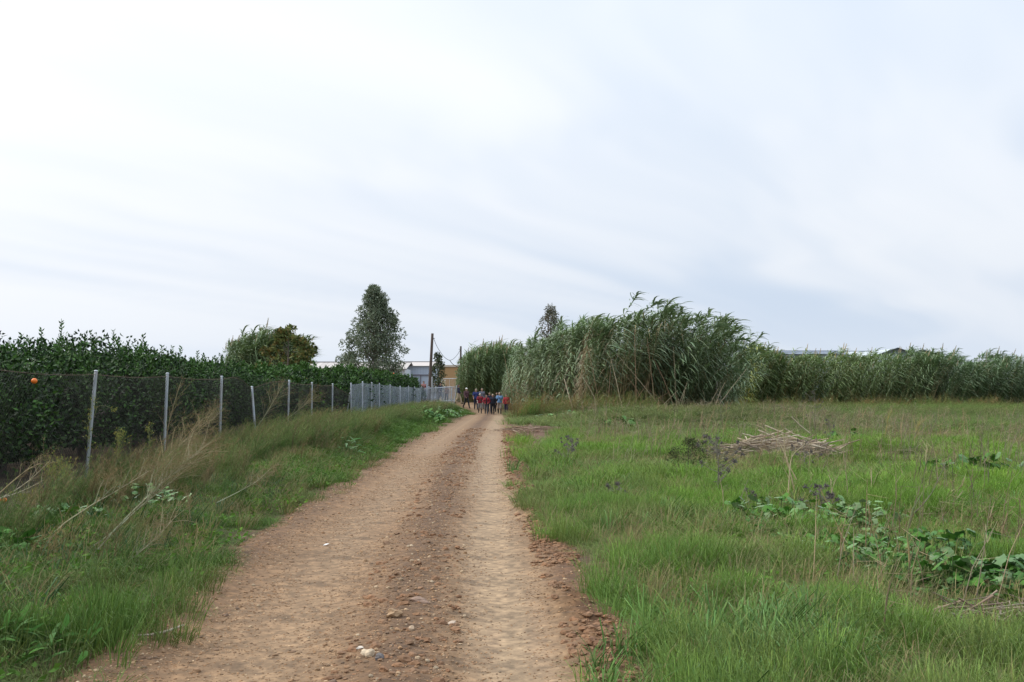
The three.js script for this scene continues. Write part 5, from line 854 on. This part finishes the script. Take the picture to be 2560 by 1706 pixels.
// ---------------------------------------------------------------- dry stalks and thistles in the right field
function thistle(label, px, py, h, seed, heads, spread) {
  const p = onGround(px, py), r = rng(seed), t = thing('dry_thistle', label, 'thistle', [p.x, p.y, p.z], 0, 'dry thistles in the right field'), b = new GB(), c = [0.25, 0.22, 0.18];
  b.tube([V(0, 0, 0), V(0.02, h * 0.5, 0), V(-0.01, h, 0)], [0.010, 0.008, 0.004], 5, c);
  for (let k = 0; k < heads; k++) {
    const s = 0.25 + 0.75 * (k + r()) / heads, a = r() * 6.283, L = spread * (0.4 + 0.7 * r()) * (1.15 - 0.6 * s), p0 = V(0.01, h * s * 0.92, 0), p1 = V(Math.cos(a) * L, p0.y + L * (0.35 + 0.3 * r()), Math.sin(a) * L), m = p0.clone().lerp(p1, 0.5).add(V(0, -0.02, 0));
    b.tube([p0, m, p1], [0.005, 0.004, 0.003], 4, c);
    const g = new GB(), n = 22, cc = [0.155, 0.135, 0.125]; for (let q = 0; q < n; q++) { const dr = rdir(r, 0.3); g.leaf(p1, dr, sideOf(dr, r), 0.035 + 0.02 * r(), 0.014, vary(cc, r, 0.35)); }
    g.add(new THREE.IcosahedronGeometry(0.016, 0), new THREE.Matrix4().makeTranslation(p1.x, p1.y, p1.z), cc); mesh('seed_head', g.geo(), M.matte, t);
    for (let q = 0; q < 3; q++) { const u = p0.clone().lerp(p1, r()), dr = rdir(r, -0.2); b.leaf(u, dr, sideOf(dr, r), 0.09, 0.018, vary([0.2, 0.19, 0.15], r)); }
  }
  mesh('stem', b.geo(), M.matte, t);
}
thistle('grey branching dry thistle left of the crossed dry stalks', 1794, 1252, 0.95, 701, 20, 0.42);
thistle('tall single grey thistle behind the cane pile', 2038, 1075, 1.6, 702, 9, 0.5);
thistle('small grey thistle in front of the cane pile, left end', 1790, 1165, 0.5, 703, 8, 0.3);
thistle('low grey thistle cluster beside the road grass, nearest the road', 1430, 1150, 0.55, 704, 12, 0.35);
thistle('dark dry thistle tuft left of the dark bush', 1420, 1165, 0.45, 705, 9, 0.35);
thistle('slender dry thistle against the foot of the reed bank', 1802, 1058, 1.9, 706, 8, 0.45);
thistle('dry seed heads beside the right end of the cane pile', 2075, 1125, 0.75, 707, 7, 0.2);
thistle('drooping dry thistle right of the crossed dry stalks', 2010, 1190, 0.6, 708, 10, 0.4);
thistle('brown seed head plant above the dark leafy plant', 2050, 1300, 0.42, 709, 12, 0.25);
thistle('small dark seed heads near the bottom of the thistle', 1870, 1275, 0.22, 710, 5, 0.2);
thistle('small dry thistle above the dark hole in the grass', 1548, 1265, 0.3, 711, 6, 0.25);
const BARE = { c0: [0.36, 0.28, 0.16], c1: [0.40, 0.33, 0.20], r: 0.008, branches: 5, bLen: 0.25, twigs: 3, tw: [[0.30, 0.24, 0.14], [0.25, 0.2, 0.12]], group: 'dry stalks in the right field' };
[
  ['pale crossed dry stalk leaning left before the cane pile', [[1995, 1275, 13.8], [1975, 1180, 13.9], [1950, 1110, 14.0], [1900, 1065, 14.1]], { r: 0.011, branches: 4 }],
  ['pale crossed dry stalk leaning right over the other', [[1970, 1290, 13.5], [1973, 1200, 13.6], [1982, 1140, 13.7], [2012, 1112, 13.8]], { r: 0.011, branches: 4 }],
  ['short pale stalk forking at the crossed stalks', [[1992, 1200, 13.7], [1968, 1150, 13.8], [1958, 1085, 13.9]], { r: 0.008 }],
  ['tall slim reddish stalk standing in the leafy patch', [[2274, 1518, 8.0], [2275, 1450, 8.0], [2273, 1380, 8.0], [2269, 1330, 8.0], [2283, 1270, 8.0]], { r: 0.012, branches: 3, c0: [0.42, 0.23, 0.10], c1: [0.16, 0.22, 0.09] }],
  ['thin green stem left of the tall reddish stalk', [[2258, 1445, 8.6], [2248, 1380, 8.6], [2235, 1310, 8.6]], { r: 0.006, branches: 3, c0: [0.12, 0.17, 0.07] }],
  ['long dark thin stem leaning right over the grass', [[2285, 1285, 12], [2325, 1240, 12.2], [2355, 1180, 12.4], [2376, 1135, 12.6]], { r: 0.006, branches: 6, c0: [0.13, 0.11, 0.09], c1: [0.15, 0.14, 0.08], bLen: 0.15 }],
  ['yellowish dry stem right of the crossed stalks', [[2175, 1290, 14], [2178, 1230, 14.1], [2180, 1170, 14.2]], { r: 0.010, c0: [0.40, 0.31, 0.16], branches: 2 }],
  ['curved dark stem arching in the right grass', [[2305, 1190, 17], [2300, 1150, 17], [2288, 1130, 17], [2240, 1125, 17]], { r: 0.008, c0: [0.24, 0.21, 0.14], branches: 2 }],
  ['yellow green stem right of the arching dark one', [[2318, 1195, 16.5], [2315, 1150, 16.6], [2318, 1105, 16.8]], { r: 0.009, branches: 10, c0: [0.26, 0.23, 0.08] }],
  ['yellow tall weed standing left of the two yellow weeds', [[2205, 1120, 26], [2215, 1080, 26], [2222, 1045, 26], [2230, 1030, 26]], { r: 0.014, branches: 12, bLen: 0.4, c0: [0.30, 0.25, 0.08], c1: [0.28, 0.25, 0.07] }],
  ['yellow tall weed with bushy top in the far right grass', [[2285, 1120, 26], [2288, 1090, 26], [2300, 1060, 26]], { r: 0.014, branches: 16, bLen: 0.4, c0: [0.30, 0.25, 0.08], c1: [0.30, 0.26, 0.07] }],
  ['pale bent dry stalk far behind the cane pile', [[2164, 1078, 36], [2166, 1060, 36], [2164, 1048, 36], [2150, 1053, 36]], { r: 0.018, branches: 0 }],
  ['reddish bent twig far in the right grass', [[2350, 1100, 30], [2362, 1085, 30], [2372, 1075, 30]], { r: 0.015, branches: 2, c0: [0.36, 0.24, 0.16] }],
  ['dark thin twig leaning left on the near grass by the road', [[1578, 1180, 22], [1545, 1155, 22], [1520, 1135, 22]], { r: 0.010, branches: 4, c0: [0.16, 0.14, 0.10], c1: [0.18, 0.16, 0.1] }],
  ['dry upright stem left of the arching dark stem', [[2120, 1290, 13], [2118, 1210, 13], [2110, 1130, 13], [2112, 1090, 13]], { r: 0.007, branches: 8, c0: [0.25, 0.20, 0.12] }],
  ['dry forked stem above the bright leafy mound', [[2095, 1300, 12.5], [2080, 1240, 12.6], [2078, 1200, 12.7]], { r: 0.007, branches: 8, c0: [0.24, 0.19, 0.12] }],
].forEach(([label, keys, o], k) => stalk('dry_stalk', label, 'stalk', keys, { ...BARE, ...o, seed: 720 + k }));
// the dark round bush
{ const p = onGround(1722, 1185); bigTree('round_bush', 'dark low bush in the grass left of the cane pile', 'bush', [p.x, p.y, p.z], 0.65, { seed: 47, bark: [0.1, 0.1, 0.06], blobs: 26, y0: 0.15, shape: [[0, 0.5], [0.5, 0.62], [0.8, 0.4], [1, 0.1]], blobR: 0.2, leaves: 60, len: 0.05, wid: 0.012, up: 0.3, cols: [[0.035, 0.05, 0.022], [0.06, 0.07, 0.03], [0.09, 0.08, 0.04]] }); }

// ---------------------------------------------------------------- people
function surfaceNet(f, lo, hi, cell, col) {
  const n = [0, 1, 2].map((k) => Math.ceil((hi[k] - lo[k]) / cell) + 1), [nx, ny, nz] = n, val = new Float32Array(nx * ny * nz), id = (i, j, k) => (k * ny + j) * nx + i;
  for (let k = 0; k < nz; k++) for (let j = 0; j < ny; j++) for (let i = 0; i < nx; i++) val[id(i, j, k)] = f(lo[0] + i * cell, lo[1] + j * cell, lo[2] + k * cell);
  const b = new GB(), vid = new Int32Array(nx * ny * nz).fill(-1);
  for (let k = 0; k < nz - 1; k++) for (let j = 0; j < ny - 1; j++) for (let i = 0; i < nx - 1; i++) {
    let x = 0, y = 0, z = 0, c = 0; const V8 = [];
    for (let q = 0; q < 8; q++) V8.push(val[id(i + (q & 1), j + ((q >> 1) & 1), k + (q >> 2))]);
    for (let q = 0; q < 8; q++) for (const bit of [1, 2, 4]) { if (q & bit) continue; const a = V8[q], e = V8[q | bit]; if ((a < 0) === (e < 0)) continue; const t = a / (a - e); x += (q & 1) + (bit === 1 ? t : 0); y += ((q >> 1) & 1) + (bit === 2 ? t : 0); z += (q >> 2) + (bit === 4 ? t : 0); c++; }
    if (c) vid[id(i, j, k)] = b.v(lo[0] + (i + x / c) * cell, lo[1] + (j + y / c) * cell, lo[2] + (k + z / c) * cell, col);
  }
  for (let k = 1; k < nz - 1; k++) for (let j = 1; j < ny - 1; j++) for (let i = 1; i < nx - 1; i++) {
    const s = val[id(i, j, k)] < 0;
    const face = (o, a, c, d, e) => { if (s === (o < 0)) return; if (a < 0 || c < 0 || d < 0 || e < 0) return; s ? b.quad(a, c, d, e) : b.quad(a, e, d, c); };
    face(val[id(i + 1, j, k)], vid[id(i, j - 1, k - 1)], vid[id(i, j, k - 1)], vid[id(i, j, k)], vid[id(i, j - 1, k)]);
    face(val[id(i, j + 1, k)], vid[id(i - 1, j, k - 1)], vid[id(i - 1, j, k)], vid[id(i, j, k)], vid[id(i, j, k - 1)]);
    face(val[id(i, j, k + 1)], vid[id(i - 1, j - 1, k)], vid[id(i, j - 1, k)], vid[id(i, j, k)], vid[id(i - 1, j, k)]);
  }
  return b;
}
function bone(a, b, ra, rb) { const dx = b[0] - a[0], dy = b[1] - a[1], dz = b[2] - a[2], L = dx * dx + dy * dy + dz * dz || 1e-9; return (x, y, z) => { const t = clamp(((x - a[0]) * dx + (y - a[1]) * dy + (z - a[2]) * dz) / L), q = Math.hypot(x - a[0] - dx * t, y - a[1] - dy * t, z - a[2] - dz * t); return q - ra - (rb - ra) * t; }; }
function join(fs, k) { return (x, y, z) => { let m = 1e9; for (const f of fs) { const d = f(x, y, z); const h = clamp(0.5 + 0.5 * (m - d) / k); m = m > 1e8 ? d : lerp(m, d, h) - k * h * (1 - h); } return m; }; }
function person(label, px, py, d, h, yaw, o) {
  const p = onPlace(px, d), t = thing('person', label, 'person', [p.x, gy(p.x, d), -d], yaw, o.group || 'people walking on the track'); t.scale.setScalar(h / 1.74);
  const s = o.stride ?? 0.2, arm = o.arm ?? 0.16, w = o.wide ?? 1;
  // joints; the figure faces +z
  const J = { pel: [0, 0.94, 0], waist: [0, 1.08, 0], chest: [0, 1.30, 0.01], neck: [0, 1.47, 0], head: [0, 1.615, 0.02] }, sh = 0.185 * w, legs = [], arms = [];
  for (const q of [1, -1]) {
    const f = q * s, bendK = q < 0 ? s * 0.5 : 0, hip = [q * 0.09, 0.92, 0], knee = [q * 0.10, 0.50, f * 0.5 + 0.03 + bendK * 0.3], ank = [q * 0.10, 0.085 + (q < 0 ? s * 0.18 : 0), f * 1.05 - bendK * 0.35]; legs.push([hip, knee, ank]);
    const sw = -q * arm, el = [q * (sh + 0.05 + (o.elbow ?? 0)), 1.15, sw * 0.55 - 0.02], wr = o.hands === 'hips' ? [q * (sh - 0.03), 1.0, 0.13] : [q * (sh + 0.04), 0.93 + Math.max(0, sw) * 0.3, sw * 1.1 + 0.05]; arms.push([[q * sh, 1.41, 0], el, wr]);
  }
  const torso = (g) => [bone([-0.06, 0.94, 0], [0.06, 0.94, 0], 0.115 * w + g, 0.115 * w + g), bone([0, 1.0, 0.0], [0, 1.12, 0.015], 0.125 * w + g, 0.115 * w + g), bone([-0.09 * w, 1.3, 0], [0.09 * w, 1.3, 0], 0.105 * w + g, 0.105 * w + g), bone([-0.13 * w, 1.41, -0.01], [0.13 * w, 1.41, -0.01], 0.062 + g, 0.062 + g)];
  const armF = (g, n) => arms.flatMap(([a, e, r]) => n > 1 ? [bone(a, e, 0.052 + g, 0.042 + g), bone(e, r, 0.042 + g, 0.03 + g)] : [bone(a, [lerp(a[0], e[0], 0.8), lerp(a[1], e[1], 0.8), lerp(a[2], e[2], 0.8)], 0.054 + g, 0.05 + g)]);
  const legF = (g, n) => legs.flatMap(([a, e, r]) => n > 1 ? [bone(a, e, 0.088 + g, 0.062 + g), bone(e, [r[0], r[1] + 0.02, r[2]], 0.06 + g, 0.042 + g)] : [bone(a, [lerp(a[0], e[0], 1.0), lerp(a[1], e[1], 1.0), lerp(a[2], e[2], 1.0)], 0.09 + g, 0.082 + g)]);
  const skin = o.skin || [0.42, 0.25, 0.18];
  // one continuous body with a head of finer cells and five-fingered hands
  const body = surfaceNet(join([...torso(-0.012), ...armF(-0.006, 2), ...legF(-0.008, 2), bone([0, 1.42, -0.005], [0, 1.52, 0.01], 0.058, 0.052)], 0.03), [-0.45, 0.02, -0.5], [0.45, 1.56, 0.5], 0.026, skin);
  const head = surfaceNet((x, y, z) => { const X = x / 0.076, Y = (y - 1.625) / 0.112, Z = (z - 0.012) / 0.094; let m = (Math.sqrt(X * X + Y * Y + Z * Z) - 1) * 0.08; const add = (f, k) => { const hh = clamp(0.5 + 0.5 * (m - f) / k); m = lerp(m, f, hh) - k * hh * (1 - hh); }; add(bone([0, 1.565, 0.035], [0, 1.555, 0.06], 0.05, 0.035)(x, y, z), 0.03); add(bone([0, 1.635, 0.098], [0, 1.605, 0.118], 0.008, 0.015)(x, y, z), 0.012); for (const q of [1, -1]) { add(bone([q * 0.076, 1.635, 0.0], [q * 0.078, 1.60, 0.0], 0.016, 0.012)(x, y, z), 0.008); m = Math.max(m, -(Math.hypot(x - q * 0.032, y - 1.633, z - 0.112) - 0.016)); } add(bone([0, 1.47, 0], [0, 1.55, 0.01], 0.055, 0.05)(x, y, z), 0.02); return m; }, [-0.12, 1.46, -0.13], [0.12, 1.76, 0.16], 0.0125, skin);
  body.add(head.geo(), null, skin);
  for (const [, e, wq] of arms) { const dir = V(wq[0] - e[0], wq[1] - e[1], wq[2] - e[2]).normalize(), W = V(...wq), q = Math.sign(wq[0]), acr = V(0, 0, 1).addScaledVector(dir, -dir.z).normalize(); body.tube([W, W.clone().addScaledVector(dir, 0.05), W.clone().addScaledVector(dir, 0.09)], [0.026, 0.036, 0.03], 7, skin, true); for (let k = 0; k < 4; k++) { const b0 = W.clone().addScaledVector(dir, 0.085).addScaledVector(acr, 0.033 - k * 0.02), l = [0.07, 0.08, 0.075, 0.058][k]; body.tube([b0, b0.clone().addScaledVector(dir, l * 0.5), b0.clone().addScaledVector(dir, l * 0.95).add(V(-q * 0.018, 0, 0.006))], [0.009, 0.0085, 0.006], 5, skin, true); } const th = W.clone().addScaledVector(dir, 0.03).addScaledVector(acr, 0.03); body.tube([th, th.clone().addScaledVector(dir, 0.035).addScaledVector(acr, 0.02), th.clone().addScaledVector(dir, 0.065).addScaledVector(acr, 0.022)], [0.011, 0.010, 0.007], 5, skin, true); }
  mesh('body', body.geo(), M.skin, t);
  for (const q of [1, -1]) mesh('eye', new GB().add(new THREE.SphereGeometry(0.012, 6, 5), new THREE.Matrix4().makeTranslation(q * 0.032, 1.633, 0.094), [0.03, 0.02, 0.02]).geo(), M.skin, t);
  const cut = (f, g) => (x, y, z) => Math.max(f(x, y, z), g(x, y, z));
  const top = cut(join([...torso(o.bulk ?? 0.014), ...armF(o.bulk ?? 0.014, o.sleeves === 'short' ? 1 : 2)], 0.035), (x, y) => (o.hem ?? 0.90) - y);
  mesh(o.topName || 'jacket', surfaceNet(cut(top, (x, y) => y - 1.475), [-0.48, 0.8, -0.45], [0.48, 1.55, 0.45], 0.024, o.top).geo(), M.cloth, t);
  const shorts = o.legs === 'shorts', pants = join([bone([-0.06, 0.95, 0], [0.06, 0.95, 0], 0.122 * w, 0.122 * w), ...legF(o.loose ?? 0.014, shorts ? 1 : 2)], 0.025);
  mesh(shorts ? 'shorts' : 'trousers', surfaceNet(cut(pants, (x, y) => y - 1.03), [-0.34, 0.03, -0.55], [0.34, 1.08, 0.55], 0.024, o.bottom).geo(), M.cloth, t);
  if (shorts) for (const [, e, r] of legs) mesh('sock', new GB().tube([V(lerp(e[0], r[0], 0.25), lerp(e[1], r[1], 0.25), lerp(e[2], r[2], 0.25)), V(...r)], [0.063, 0.05], 8, o.socks || [0.02, 0.02, 0.025]).geo(), M.cloth, t);
  for (const [, , r] of legs) { const S = new GB(); S.add(new THREE.SphereGeometry(1, 10, 7), new THREE.Matrix4().compose(V(r[0], r[1] - 0.035, r[2] + 0.055), new THREE.Quaternion(), V(0.048, 0.05, 0.135)), o.shoes || [0.04, 0.035, 0.03]); mesh('shoe', S.geo(), M.cloth, t); }
  if (o.hair && !o.cap) mesh('hair', surfaceNet(cut((x, y, z) => (Math.hypot(x / 0.088, (y - 1.635) / 0.118, (z + 0.004) / 0.104) - 1) * 0.09, (x, y, z) => (z - 0.045) * 0.7 - (y - 1.655)), [-0.12, 1.5, -0.14], [0.12, 1.78, 0.14], 0.014, o.hair).geo(), M.cloth, t);
  if (o.cap) { mesh('cap', surfaceNet(cut((x, y, z) => (Math.hypot(x / 0.09, (y - 1.64) / 0.118, (z + 0.002) / 0.108) - 1) * 0.09, (x, y) => 1.652 - y), [-0.12, 1.62, -0.14], [0.12, 1.78, 0.14], 0.014, o.cap).geo(), M.cloth, t); mesh('cap_brim', new GB().add(new THREE.SphereGeometry(1, 10, 6), new THREE.Matrix4().compose(V(0, 1.662, 0.12), new THREE.Quaternion(), V(0.075, 0.010, 0.07)), o.cap).geo(), M.cloth, t); mesh('hair', surfaceNet(cut((x, y, z) => (Math.hypot(x / 0.085, (y - 1.63) / 0.112, (z + 0.01) / 0.1) - 1) * 0.09, (x, y, z) => Math.max(z * 1.0 - 0.0, y - 1.65)), [-0.12, 1.5, -0.14], [0.12, 1.7, 0.1], 0.014, o.hair || [0.04, 0.03, 0.025]).geo(), M.cloth, t); }
  if (o.bag) mesh('backpack', new GB().add(new THREE.SphereGeometry(1, 12, 9), new THREE.Matrix4().compose(V(0, 1.24, -0.19), new THREE.Quaternion(), V(0.16, 0.22, 0.10)), o.bag).geo(), M.cloth, t);
  if (o.strap) mesh('strap', new GB().tube([V(-0.13, 1.44, 0.09), V(0, 1.25, 0.145), V(0.14, 1.02, 0.14)], 0.022, 6, o.strap).geo(), M.cloth, t);
  if (o.front) mesh('front_panel', surfaceNet(cut(cut(top, (x, y) => y - 1.46), (x, y, z) => Math.max(Math.abs(x) - 0.06, 0.05 - z)), [-0.1, 0.85, 0.02], [0.1, 1.5, 0.3], 0.02, o.front).geo().translate(0, 0, 0.008), M.cloth, t);
  return t;
}
function onPlace(px, d) { return { x: xAt(px, d) }; }
const NAVY = [0.020, 0.022, 0.045], RED_ = [0.31, 0.026, 0.042], DARK = [0.018, 0.018, 0.022], GREYP = [0.12, 0.125, 0.13], KHAKI = [0.40, 0.32, 0.22], WHITEHAIR = [0.55, 0.52, 0.48], BROWNHAIR = [0.05, 0.035, 0.025];
person('person in a dark jacket and khaki trousers walking beside the fence end', 1146, 985, 90, 1.74, 1.35, { top: NAVY, bottom: KHAKI, hair: BROWNHAIR, stride: 0.26, arm: 0.2, skin: [0.3, 0.17, 0.12] });
person('person with a white cap, maroon jacket and dark trousers turned away', 1166, 985, 86, 1.74, 0.6, { top: [0.085, 0.038, 0.045], bottom: DARK, cap: [0.75, 0.74, 0.70], stride: 0.3, bag: [0.10, 0.09, 0.11], bulk: 0.025 });
person('person in a royal blue T-shirt and navy trousers, hand at the belt', 1190, 985, 85, 1.76, 0.15, { top: [0.028, 0.04, 0.15], topName: 'shirt', sleeves: 'short', bottom: NAVY, hair: [0.3, 0.25, 0.2], wide: 1.1, stride: 0.1, arm: 0.12 });
person('person in a grey shirt mostly hidden behind the dark red vest', 1205, 985, 85.5, 1.76, 0.1, { top: [0.16, 0.16, 0.20], topName: 'shirt', bottom: GREYP, hair: [0.2, 0.16, 0.12], stride: 0.1 });
person('white haired person in a dark red vest, pale sleeves and grey shorts', 1200, 1005, 81.5, 1.62, 0.1, { top: [0.24, 0.022, 0.035], topName: 'vest', sleeves: 'short', bottom: [0.22, 0.20, 0.19], hair: WHITEHAIR, stride: 0.2, wide: 1.1, legs: 'shorts', socks: [0.06, 0.05, 0.05], strap: [0.05, 0.06, 0.05], skin: [0.5, 0.36, 0.3] });
person('person in a bright red jacket open over black, grey trousers', 1216, 1010, 79.2, 1.55, 0, { top: RED_, bottom: [0.085, 0.09, 0.10], hair: [0.07, 0.035, 0.025], stride: 0.12, elbow: 0.07, hands: 'hips', front: DARK, bulk: 0.024, shoes: [0.2, 0.17, 0.15] });
person('dark clothed person half hidden between the red and the navy jacket', 1224, 1005, 82.5, 1.66, 0.1, { top: NAVY, bottom: NAVY, hair: BROWNHAIR, stride: 0.18 });
person('blond person in a navy jacket and black trousers at the front', 1232, 1010, 79.4, 1.6, -0.1, { top: [0.022, 0.025, 0.04], bottom: DARK, hair: [0.42, 0.36, 0.27], stride: 0.06, arm: 0.05, bulk: 0.026, wide: 1.05 });
person('person in a light blue shirt, khaki shorts and dark socks', 1249, 1005, 80, 1.74, 0, { top: [0.20, 0.36, 0.58], topName: 'shirt', sleeves: 'short', bottom: [0.33, 0.27, 0.23], legs: 'shorts', hair: [0.35, 0.28, 0.22], stride: 0.2, elbow: 0.05, strap: [0.05, 0.06, 0.10], skin: [0.5, 0.33, 0.25], wide: 1.08 });
person('black clothed person behind the light blue shirt', 1242, 1005, 82.6, 1.66, 0, { top: DARK, bottom: DARK, hair: [0.03, 0.025, 0.02], stride: 0.1 });
person('person in a red jacket at the reed edge, right end of the group', 1266, 1010, 77.5, 1.6, -0.2, { top: [0.33, 0.03, 0.04], bottom: [0.03, 0.026, 0.055], hair: BROWNHAIR, stride: 0.14, arm: 0.12, bulk: 0.024 });
person('person with black hair and pinkish top looking over the fence', 1059, 985, 96, 1.76, 0.5, { top: [0.45, 0.2, 0.19], bottom: DARK, hair: [0.02, 0.018, 0.018], group: 'people behind the fence' });
person('person in a white shirt behind the fence beneath the slim tree', 1087, 985, 95, 1.72, 0.4, { top: [0.62, 0.62, 0.64], topName: 'shirt', bottom: [0.28, 0.3, 0.33], hair: [0.4, 0.36, 0.32], group: 'people behind the fence' });
person('dark haired person behind the gate by the pale pillar', 1101, 985, 93, 1.7, 0.6, { top: NAVY, bottom: [0.04, 0.045, 0.06], hair: [0.03, 0.025, 0.022], group: 'people behind the fence' });
person('person in a faded orange top behind the open gate', 1116, 985, 94, 1.55, 0.2, { top: [0.34, 0.20, 0.15], bottom: [0.09, 0.09, 0.10], hair: BROWNHAIR, group: 'people behind the fence' });

// loose stones at the far left roadside, by the fence end
for (const [px, py, s, c, label] of [[1150, 1024, 0.2, [0.36, 0.29, 0.22], 'pale brown boulder at the road bend just right of the fence end'], [1161, 1030, 0.16, [0.33, 0.26, 0.2], 'smaller boulder right of the pale brown boulder'], [1168, 1018, 0.15, [0.15, 0.12, 0.11], 'dark stone lying behind the two boulders at the bend']]) {
  const D = 82, p = at(px, py, D), g = rock(px, 0.6, 2, 0.5); g.scale(s * 1.2, s, s); const C = g.attributes.color; for (let k = 0; k < C.count; k++) { const n = 0.8 + 0.4 * hash(k, px); C.setXYZ(k, c[0] * n, c[1] * n, c[2] * n); }
  single('boulder', g, M.stone, label, 'stone', [p.x, gy(p.x, D) + s * 0.3, -D]);
}

scene.traverse((o) => { if (o.isMesh) { o.castShadow = true; o.receiveShadow = true; } });
renderer.render(scene, camera);
